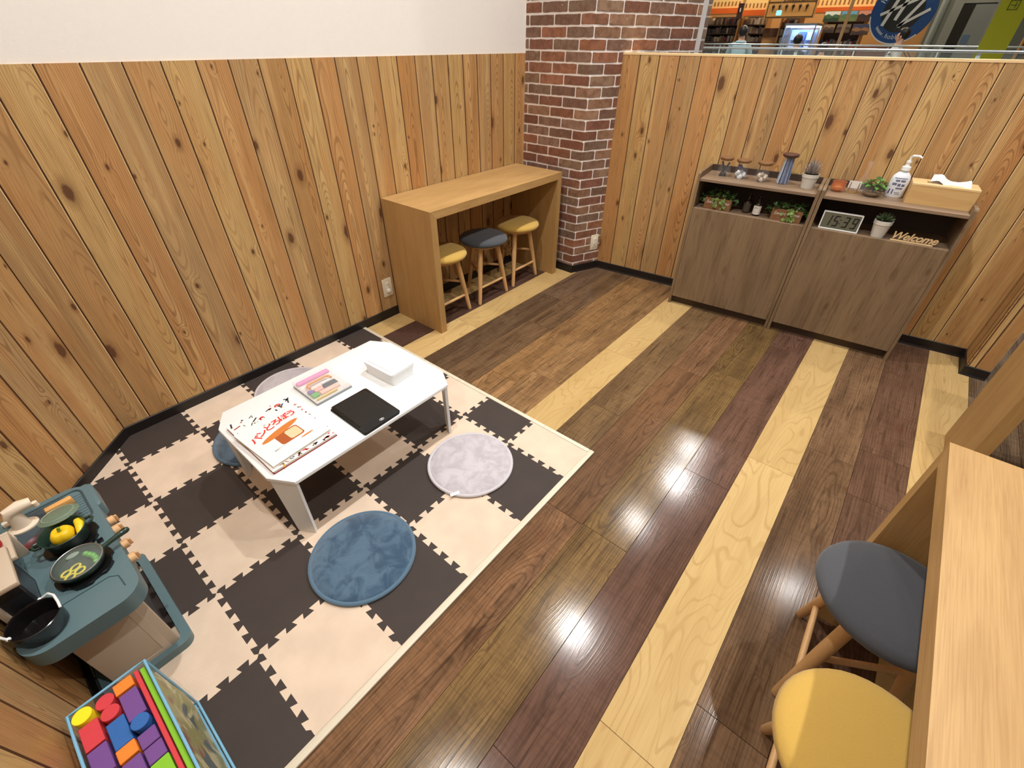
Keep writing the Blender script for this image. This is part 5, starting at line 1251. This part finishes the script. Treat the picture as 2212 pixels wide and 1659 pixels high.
# wooden icon board
t = thing('icon_board', 'wooden board with a black frame and icons hanging in the shop', 'sign', (15.1, 2.55, 1.98))
bm = B(); box(bm, 0, 0.03, -0.56, 0.56, 0.0, 0.62); obj('board', bm, plain('icon_board_wood', (196, 146, 80), 0.6), t, smooth=0)
M_ink = plain('icon_black', (46, 32, 20), 0.7)
bm = B()
for y0, y1, z0, z1 in ((-0.53, 0.53, 0.02, 0.035), (-0.53, 0.53, 0.30, 0.315), (0.515, 0.53, 0.02, 0.60), (-0.53, -0.515, 0.02, 0.60), (0.18, 0.192, 0.30, 0.60), (-0.53, 0.18, 0.44, 0.452)): box(bm, -0.006, 0.0, y0, y1, z0, z1)
obj('frame_lines', bm, M_ink, t, smooth=0)['kind'] = 'stuff'
RYZ = (PI/2, 0, -PI/2)
me = textmesh('HZ', 0.20, depth=0.003); link('lettering', me, M_ink, t, (-0.006, 0.34, 0.44), RYZ)
me = textmesh('hobbyZone', 0.13, depth=0.003, space=1.1); link('lettering', me, M_ink, t, (-0.006, -0.16, 0.37), RYZ)
for k in range(6):
    bm = B(); y = 0.40-k*0.15; tube(bm, [(-0.004, y, 0.12), (-0.004, y, 0.17), (-0.004, y, 0.24), (-0.004, y, 0.27)], [0.004, 0.012, 0.034, 0.004], 10); obj('icon', bm, M_ink, t)
for k in range(4):
    bm = B(); ball(bm, (-0.004, 0.06-k*0.15, 0.53), 0.034, 10, 6); obj('icon', bm, M_ink, t)
t = thing('hanging_screen', 'small glowing cyan screen hanging in front of the icon board', 'screen', (14.4, 2.60, 2.06))
bm = B(); prism(bm, rrect(-0.045, 0.045, -0.055, 0.055, 0.02), -0.01, 0.01); obj('screen_face', bm, glow('cyan_screen', (110, 226, 238), 2.2), t, rot=(0, PI/2, 0), smooth=0)
bm = B(); tube(bm, [(0.012, 0, 0.05), (0.012, 0, CEIL-2.06)], 0.004, 6); obj('hanger', bm, M_rail, t)
t = thing('hanging_sign', 'narrow dark purple sign with a white figure hanging beside the fascia', 'sign', (14.9, 3.66, 1.98))
bm = B(); box(bm, 0, 0.02, -0.065, 0.065, 0, 0.30); obj('sign_board', bm, plain('sign_purple', (62, 40, 44), 0.5), t, smooth=0)
bm = B(); tube(bm, [(-0.004, 0, 0.13), (-0.004, 0, 0.17), (-0.004, 0, 0.21)], [0.010, 0.014, 0.006], 8); obj('white_figure', bm, M_white_pl, t)
bm = B(); tube(bm, [(0.01, 0, 0.30), (0.01, 0, CEIL-1.98)], 0.004, 6); obj('hanger', bm, M_rail, t)
# landscape pictures
def picture(label, y, z, w_, h_, sky, hill, fore):
    t = thing('landscape_picture', label, 'picture', (15.16, y, z))
    bm = B(); box(bm, 0, 0.02, -w_/2, w_/2, 0, h_); obj('frame', bm, plain('pic_frame', (120, 96, 60), 0.5), t, smooth=0)
    i_ = 0.008
    for k, (nm, c, P) in enumerate((('sky', sky, [(-1, 0.5), (1, 0.5), (1, 1), (-1, 1)]), ('hills', hill, [(-1, 0.25), (1, 0.25), (1, 0.62), (0.4, 0.72), (0.0, 0.55), (-0.5, 0.74), (-1, 0.6)]), ('foreground', fore, [(-1, 0), (1, 0), (1, 0.3), (0.2, 0.42), (-0.4, 0.28), (-1, 0.4)]))):
        bm = B(); bm.faces.new([bm.verts.new((-0.001-0.0015*k, -q*(w_/2-i_), i_+v*(h_-2*i_))) for q, v in P]); decal(nm, bm, plain('pic_%d_%d_%d' % c, c, 0.5), t)
picture('landscape picture with green trees and a white sky, nearest the display case', 1.62, 1.90, 0.33, 0.20, (226, 232, 226), (70, 100, 70), (48, 70, 48))
picture('landscape picture of a blue sky over green hills, middle of the three', 1.28, 1.90, 0.33, 0.20, (110, 168, 206), (86, 120, 82), (110, 130, 80))
picture('landscape picture with a pink sunset sky beside the round sign', 0.94, 1.90, 0.33, 0.20, (214, 150, 130), (56, 44, 40), (66, 44, 36))
picture('small brown picture below the green tree picture', 1.60, 1.70, 0.24, 0.16, (150, 130, 100), (90, 70, 50), (60, 46, 36))
picture('small dark picture below the blue sky picture', 1.30, 1.70, 0.28, 0.16, (120, 110, 100), (70, 56, 48), (96, 76, 60))
picture('blue and brown picture below the sunset picture', 0.95, 1.66, 0.34, 0.20, (60, 70, 100), (150, 112, 76), (70, 60, 56))
t = thing('wooden_post', 'slim pale wooden post in front of the landscape pictures', 'post', (14.6, 1.20, 0)); bm = B(); box(bm, -0.03, 0.03, -0.03, 0.03, 0, CEIL); obj('post', bm, plain('pale_post', (196, 160, 110), 0.6), t, smooth=0)
# lit display case
t = thing('display_case', 'brightly lit glass display case in front of the shop', 'display case', (13.6, 1.80, 0))
bm = B(); box(bm, -0.28, 0.28, -0.30, 0.30, 0, 1.05); obj('plinth', bm, plain('case_plinth', (190, 200, 210), 0.5), t, smooth=0)
for sx in (-1, 1):
    for sy in (-1, 1):
        bm = B(); box(bm, sx*0.27-0.012, sx*0.27+0.012, sy*0.29-0.012, sy*0.29+0.012, 1.05, 1.80); obj('post', bm, M_rail, t, smooth=0)
bm = B(); box(bm, -0.285, 0.285, -0.305, 0.305, 1.80, 1.84); obj('top_frame', bm, M_rail, t, smooth=0)
bm = B(); box(bm, -0.26, 0.26, -0.28, 0.28, 1.775, 1.795); obj('light_panel', bm, glow('case_light', (170, 205, 255), 9.0), t, smooth=0)
for k, (x0, x1, y0, y1) in enumerate(((-0.275, -0.271, -0.28, 0.28), (0.271, 0.275, -0.28, 0.28), (-0.26, 0.26, -0.296, -0.292), (-0.26, 0.26, 0.292, 0.296))):
    bm = B(); box(bm, x0, x1, y0, y1, 1.06, 1.77); obj('pane', bm, M_jar, t, smooth=0)
bm = B(); box(bm, 0.22, 0.24, -0.26, 0.26, 1.30, 1.74); obj('backboard', bm, plain('case_back', (150, 172, 206), 0.6), t, smooth=0)
for k in range(6):
    bm = B(); box(bm, 0.10, 0.215, -0.22+0.16*(k % 3), -0.10+0.16*(k % 3), 1.36+0.2*(k//3), 1.50+0.2*(k//3)); obj('boxed_model', bm, plain('model_%d' % (k % 3), ((220, 226, 236), (96, 120, 170), (190, 196, 210))[k % 3], 0.5), t, smooth=0)
# round shop sign
t = thing('round_sign', 'big round blue and black shop sign with white HZ letters', 'sign', (14.2, 0.18, 2.04))
def disc(name, r, x, mat, n=56, r_in=0.0, a0=0.0, a1=2*PI):
    bm = B(); P = [(r*math.cos(a0+(a1-a0)*i/n), r*math.sin(a0+(a1-a0)*i/n)) for i in range(n+1)]
    if r_in: Q = [(r_in*math.cos(a0+(a1-a0)*i/n), r_in*math.sin(a0+(a1-a0)*i/n)) for i in range(n+1)]
    for i in range(n):
        q = [P[i], P[i+1], Q[i+1], Q[i]] if r_in else [P[i], P[i+1], (0, 0)]
        bm.faces.new([bm.verts.new((x, -a, b_)) for a, b_ in q])
    bmesh.ops.remove_doubles(bm, verts=bm.verts[:], dist=1e-5)
    return decal(name, bm, mat, t)
bm = B(); lathe(bm, [(0, 0), (0.545, 0), (0.545, 0.05), (0, 0.05)], 56, (0.0, 0, 0), Matrix.Rotation(PI/2, 4, 'Y')); obj('disc', bm, plain('sign_blue', (26, 74, 140), 0.45), t, smooth=40)
disc('white_edge', 0.545, -0.002, plain('sign_white', (222, 230, 232), 0.5), r_in=0.525, a0=PI*1.05, a1=PI*1.75)
disc('black_disc', 0.345, -0.003, plain('sign_black', (30, 36, 42), 0.5))
bm = B()
def stroke(a, b_, w_):
    a, b_ = Vector(a), Vector(b_); d = (b_-a).normalized(); n_ = Vector((-d.y, d.x))*w_/2
    bm.faces.new([bm.verts.new((-0.006, -q.x, q.y)) for q in (a+n_, b_+n_, b_-n_, a-n_)])
for a, b_, w_ in (((-0.27, -0.24), (-0.15, 0.19), 0.06), ((-0.08, -0.15), (0.04, 0.28), 0.06), ((-0.37, -0.06), (0.36, 0.26), 0.05), ((0.33, 0.25), (0.02, -0.26), 0.055), ((0.0, -0.25), (0.44, 0.02), 0.05)): stroke(a, b_, w_)
o = decal('letter_strokes', bm, plain('sign_white', (222, 230, 232), 0.5), t); o['label'] = 'white HZ letters'
for word, a0, da, flip in (('hobby', 2.75, -0.20, False), ('www.hobb', 3.85, 0.145, True)):
    for k, ch in enumerate(word):
        a = a0+da*k; r_ = 0.425
        me = textmesh(ch, 0.14 if not flip else 0.11)
        o = link('lettering', me, plain('sign_white', (222, 230, 232), 0.5), t, (-0.004, -r_*math.cos(a), r_*math.sin(a)))
        roll = (a-PI/2) if not flip else (a+PI/2)
        o.rotation_mode = 'QUATERNION'; o.rotation_quaternion = Matrix(((0, 0, -1), (-1, 0, 0), (0, 1, 0))).to_quaternion() @ Matrix.Rotation(roll, 3, 'Z').to_quaternion()
t = thing('sign_counter', 'red brown shop counter standing below the round sign', 'counter', (14.4, 0.45, 0)); bm = B(); box(bm, 0, 0.5, -0.45, 0.50, 0, 1.46, 0.01, 1); obj('cabinet', bm, plain('red_brown', (150, 86, 56), 0.6), t, smooth=0)
bm = B(); tube(bm, [(-0.10, -0.27, 0.0), (-0.10, -0.27, 1.6)], 0.02, 8); obj('sign_leg', bm, M_rail, t)
# lime column
t = thing('lime_banner_column', 'tall lime yellow column banner at the far right of the mall', 'banner', (10.0, -1.42, 0))
bm = B(); box(bm, 0, 0.30, -0.155, 0.145, 0, CEIL-0.01); obj('column', bm, plain('lime_yellow', (196, 206, 30), 0.5), t, smooth=0)
bm = B()
for y0, y1, z0, z1 in ((-0.05, 0.05, 1.96, 1.968), (-0.05, 0.05, 1.87, 1.878), (0.042, 0.05, 1.87, 1.968), (-0.05, -0.042, 1.87, 1.968), (-0.03, 0.03, 1.915, 1.922), (-0.02, -0.012, 1.89, 1.95)): box(bm, -0.003, 0, y0, y1, z0, z1)
obj('print_mark', bm, plain('lime_dark', (96, 104, 30), 0.6), t, smooth=0)['kind'] = 'stuff'
shelf_unit('dark shelf at the right edge of the mall behind the lime column', -2.30, -1.85, (1.10, 1.26, 1.42, 1.6), seed=17, x=13.4, top=2.3)
# glass balustrades
def balustrade(label, x, z, step, y0=-6.0, y1=5.4, rad=0.02):
    t = thing('glass_railing', label, 'railing', (x, 0, 0))
    bm = B(); tube(bm, [(0, y0, z), (0, y1, z)], rad, 12); obj('handrail', bm, M_rail, t)
    y = y0+0.4
    while y < y1:
        bm = B(); box(bm, 0.01, 0.03, y-0.012, y+0.012, 0, z-0.01); obj('post', bm, plain('rail_post', (206, 226, 232), 0.3), t, smooth=0)
        if y+step < y1:
            bm = B(); box(bm, 0.015, 0.025, y+0.03, y+step-0.03, 0.08, z-0.04); obj('pane', bm, thinclear('rail_glass', (206, 222, 222), 0.10, 0.05), t, smooth=0)
        y += step
balustrade('near glass railing with a steel handrail just beyond the half wall', 5.0, 1.482, 1.15, -4.0, 1.10, 0.009)
balustrade('far glass railing with a steel handrail in front of the shop', 11.6, 1.482, 1.2, rad=0.014)

# people across the mall
def person(label, loc, rz, H, top_c, leg_c, hair_c, pose, skin=(206, 160, 134), jacket=False):
    k = H/1.75
    t = thing('person', label, 'person', loc, rz)
    V, E, R = [], [], []
    def v(p, r, par=None):
        V.append(Vector(p)*k); R.append(r*k)
        if par is not None: E.append((par, len(V)-1))
        return len(V)-1
    pel = v((0, 0, 0.95), 0.135); wst = v((0, 0, 1.10), 0.125, pel); ch = v((0.01, 0, 1.30), 0.150, wst); shl = v((0, 0, 1.42), 0.10, ch); nk = v((0.0, 0, 1.50), 0.052, shl); hd = v((0.012, 0, 1.605), 0.074, nk); ht = v((0.005, 0, 1.68), 0.064, hd)
    nose = v((0.094, 0, 1.600), 0.012, hd)
    for s in (-1, 1):
        ar = pose['arm_l' if s > 0 else 'arm_r']
        sh = v((0, s*0.185, 1.395), 0.062, shl); el = v(ar[0], 0.046, sh); wr = v(ar[1], 0.032, el)
        d = (Vector(ar[1])-Vector(ar[0])).normalized(); hp = Vector(ar[1])+d*0.07; pa = v(hp, 0.034, wr)
        sd = Vector((1, 0, 0)) if abs(d.x) < 0.8 else Vector((0, 0, 1))
        for q, ln in ((-0.030, 0.060), (-0.010, 0.075), (0.010, 0.080), (0.030, 0.068)):
            f1 = v(hp+sd*q*0.8+d*0.035, 0.0095, pa); v(hp+sd*q+d*(0.035+ln*0.6)+Vector((0, -s*0.010, 0)), 0.0085, f1)
        th = v(hp+sd*0.036-d*0.02, 0.0105, pa); v(hp+sd*0.056+d*0.02, 0.009, th)
        lg = pose['leg_l' if s > 0 else 'leg_r']
        hip = v((0, s*0.095, 0.90), 0.095, pel); kn = v(lg[0], 0.062, hip); an = v(lg[1], 0.044, kn); v((lg[1][0]+0.13, lg[1][1], 0.035), 0.036, an)
    me = bpy.data.meshes.new('body'); me.from_pydata(V, E, []); o = link('body', me, None, t)
    md = o.modifiers.new('s', 'SKIN'); 
    for i, sv in enumerate(me.skin_vertices[0].data): sv.radius = (R[i], R[i]*(1.25 if i in (pel, wst, ch) else 1.0)); sv.use_root = (i == pel)
    o.modifiers.new('d', 'SUBSURF').levels = 1
    dg = bpy.context.evaluated_depsgraph_get(); nm = bpy.data.meshes.new_from_object(o.evaluated_get(dg)); o.modifiers.clear(); o.data = nm; nm.name = 'body'
    nm.materials.clear()
    for m_ in (plain('skin', skin, 0.6), plain('cloth_%d_%d_%d' % top_c, top_c, 0.8, var=0.1, scale=12), plain('cloth_%d_%d_%d' % leg_c, leg_c, 0.8), plain('shoe_dark', (30, 28, 28), 0.6)): nm.materials.append(m_)
    wrs = [Vector(pose[a][1])*k for a in ('arm_l', 'arm_r')]
    for p in nm.polygons:
        c = p.center
        if c.z > 1.475*k or any((c-w_).length < 0.15*k and (c-w_).length > 0 and (c - w_).dot(w_-Vector(pose[a][0])*k) > 0 for w_, a in zip(wrs, ('arm_l', 'arm_r'))): p.material_index = 0
        elif c.z < 0.09*k: p.material_index = 3
        elif c.z < 0.98*k and abs(c.y) < 0.24*k and not any((c-w_).length < 0.2*k for w_ in wrs): p.material_index = 2
        else: p.material_index = 1
        p.use_smooth = True
    bm = B(); ball(bm, (-0.010*k, 0, 1.655*k), 0.094*k, 20, 12, (1.05, 0.92, 1.0))
    for v_ in [q for q in bm.verts if q.co.x > 0.035*k and q.co.z < 1.68*k]: v_.co.x = 0.035*k+(v_.co.x-0.035*k)*0.2
    obj('hair', bm, plain('hair_%d' % hair_c[0], hair_c, 0.5), t, smooth=80)
    for s in (-1, 1):
        bm = B(); ball(bm, (0.01*k, s*0.078*k, 1.60*k), 0.020*k, 10, 6, (0.8, 0.4, 1.2)); obj('ear', bm, plain('skin', skin, 0.6), t, smooth=80)
        bm = B(); ball(bm, (0.078*k, s*0.030*k, 1.615*k), 0.010*k, 8, 5, (0.5, 1.2, 0.7)); obj('eye', bm, plain('eye_dark', (40, 30, 26), 0.4), t, smooth=80)
    bm = B(); ball(bm, (0.076*k, 0, 1.552*k), 0.018*k, 10, 5, (0.4, 1.2, 0.35)); obj('mouth', bm, plain('lips', (170, 96, 86), 0.5), t, smooth=80)
    if jacket:
        bm = B(); tube(bm, [(0.075*k*math.cos(a), 0.085*k*math.sin(a), 1.475*k) for a in [2*PI*i/16 for i in range(16)]], 0.022*k, 8, True); obj('collar', bm, plain('cloth_%d_%d_%d' % top_c, top_c, 0.8), t, smooth=80)
        bm = B(); box(bm, 0.06*k, 0.10*k, 0.08*k, 0.13*k, 1.44*k, 1.50*k); obj('bag_strap', bm, plain('strap_dark', (40, 44, 48), 0.7), t, smooth=0)
stand = dict(arm_l=((0.02, 0.245, 1.13), (0.10, 0.235, 0.90)), arm_r=((0.02, -0.245, 1.13), (0.10, -0.235, 0.90)), leg_l=((0.02, 0.105, 0.50), (0, 0.115, 0.09)), leg_r=((0.02, -0.105, 0.50), (0, -0.115, 0.09)))
hold = dict(stand, arm_l=((0.08, 0.25, 1.14), (0.30, 0.12, 1.12)), arm_r=((0.08, -0.25, 1.14), (0.30, -0.12, 1.12)))
walk = dict(arm_l=((-0.10, 0.23, 1.14), (0.02, 0.24, 0.92)), arm_r=((0.12, -0.23, 1.14), (0.30, -0.21, 1.00)), leg_l=((0.22, 0.10, 0.52), (0.16, 0.10, 0.10)), leg_r=((-0.06, -0.10, 0.50), (-0.28, -0.10, 0.14)))
person('person in a light blue jacket seen from behind in front of the shop shelves', (12.35, 2.64, 0), 0.15, 1.80, (170, 206, 216), (60, 64, 74), (30, 26, 26), hold, jacket=True)
person('dark haired person in dark clothes standing beside the lit display case', (12.7, 1.62, 0), -0.2, 1.66, (44, 46, 60), (40, 40, 46), (16, 14, 15), stand)
person('smaller dark haired person mostly hidden in front of the lit display case', (12.95, 1.16, 0), 0.1, 1.53, (52, 48, 60), (44, 44, 50), (14, 12, 13), stand)
person('person in a white shirt walking left past the round blue sign', (12.9, -0.10, 0), PI/2, 1.76, (220, 220, 216), (60, 60, 74), (24, 20, 20), walk)
t = thing('shoulder_bag', 'dark shoulder bag carried by the person in the white shirt', 'bag', (13.12, -0.36, 0.98)); bm = B(); box(bm, -0.06, 0.06, -0.05, 0.05, 0.0, 0.28, 0.02); obj('bag_body', bm, plain('bag_navy', (44, 48, 66), 0.7), t)
bm = B(); tube(bm, [(0, -0.03, 0.28), (-0.02, 0.10, 0.42), (-0.02, 0.2, 0.46), (0.0, 0.03, 0.28)], 0.008, 6); obj('strap', bm, plain('bag_navy', (44, 48, 66), 0.7), t)

# ------------------------------------------------------------------ small pieces belong to the part they sit on
NEST = {'toy_kitchen': {'burner': 'worktop', 'button': 'worktop', 'sink_floor': 'worktop', 'sink_rim': 'worktop', 'drain_rib': 'worktop', 'worktop_groove': 'worktop', 'knob': 'worktop', 'front_bulge': 'worktop',
                        'microwave_window': 'microwave', 'faucet_spout': 'faucet_body', 'tap_handle': 'faucet_body', 'panel_rib': 'side_panel'},
        'picture_book': {'lettering': 'front_cover', 'cover_print': 'front_cover'}, 'drawing_tablet': {'stylus': 'case', 'screen': 'case', 'button_mark': 'case'},
        'digital_clock': {'digits': 'display'}, 'wall_outlet': {'slot': 'insert', 'plug_cap': 'insert'}, 'pump_bottle': {'label_print': 'body', 'pump_nozzle': 'pump_collar'},
        'wipes_tub': {'flap': 'lid', 'embossing': 'lid'}, 'dropper_bottle': {'label_print': 'label'}, 'potted_succulent': {'soil': 'pot'}, 'ivy_planter': {'lettering': 'crate', 'soil': 'crate'},
        'toy_pan': {'lid_rim': 'glass_lid', 'lid_knob': 'glass_lid', 'handle_slot': 'pan_handle'}, 'person': {'eye': 'body', 'mouth': 'body', 'ear': 'body'}, 'pot_lid': {'lid_ring': 'lid_shell'},
        'icon_board': {'lettering': 'board', 'icon': 'board', 'frame_lines': 'board'}, 'round_sign': {'black_disc': 'disc', 'white_edge': 'disc', 'letter_strokes': 'disc', 'lettering': 'disc'},
        'landscape_picture': {'sky': 'frame', 'hills': 'frame', 'foreground': 'frame'}, 'display_case': {'boxed_model': 'backboard'}, 'shop_fascia': {'cut_out': 'pale_board'}}
stem = lambda o_: o_.name.split('.')[0]
for th_ in [o_ for o_ in bpy.data.objects if o_.parent is None and stem(o_) in NEST]:
    rules = NEST[stem(th_)]; kids = list(th_.children)
    for c_ in kids:
        tgt = rules.get(stem(c_))
        if not tgt: continue
        for p_ in kids:
            if stem(p_) == tgt and p_ is not c_ and p_.location.length < 1e-9 and all(abs(a_) < 1e-9 for a_ in p_.rotation_euler): c_.parent = p_; break
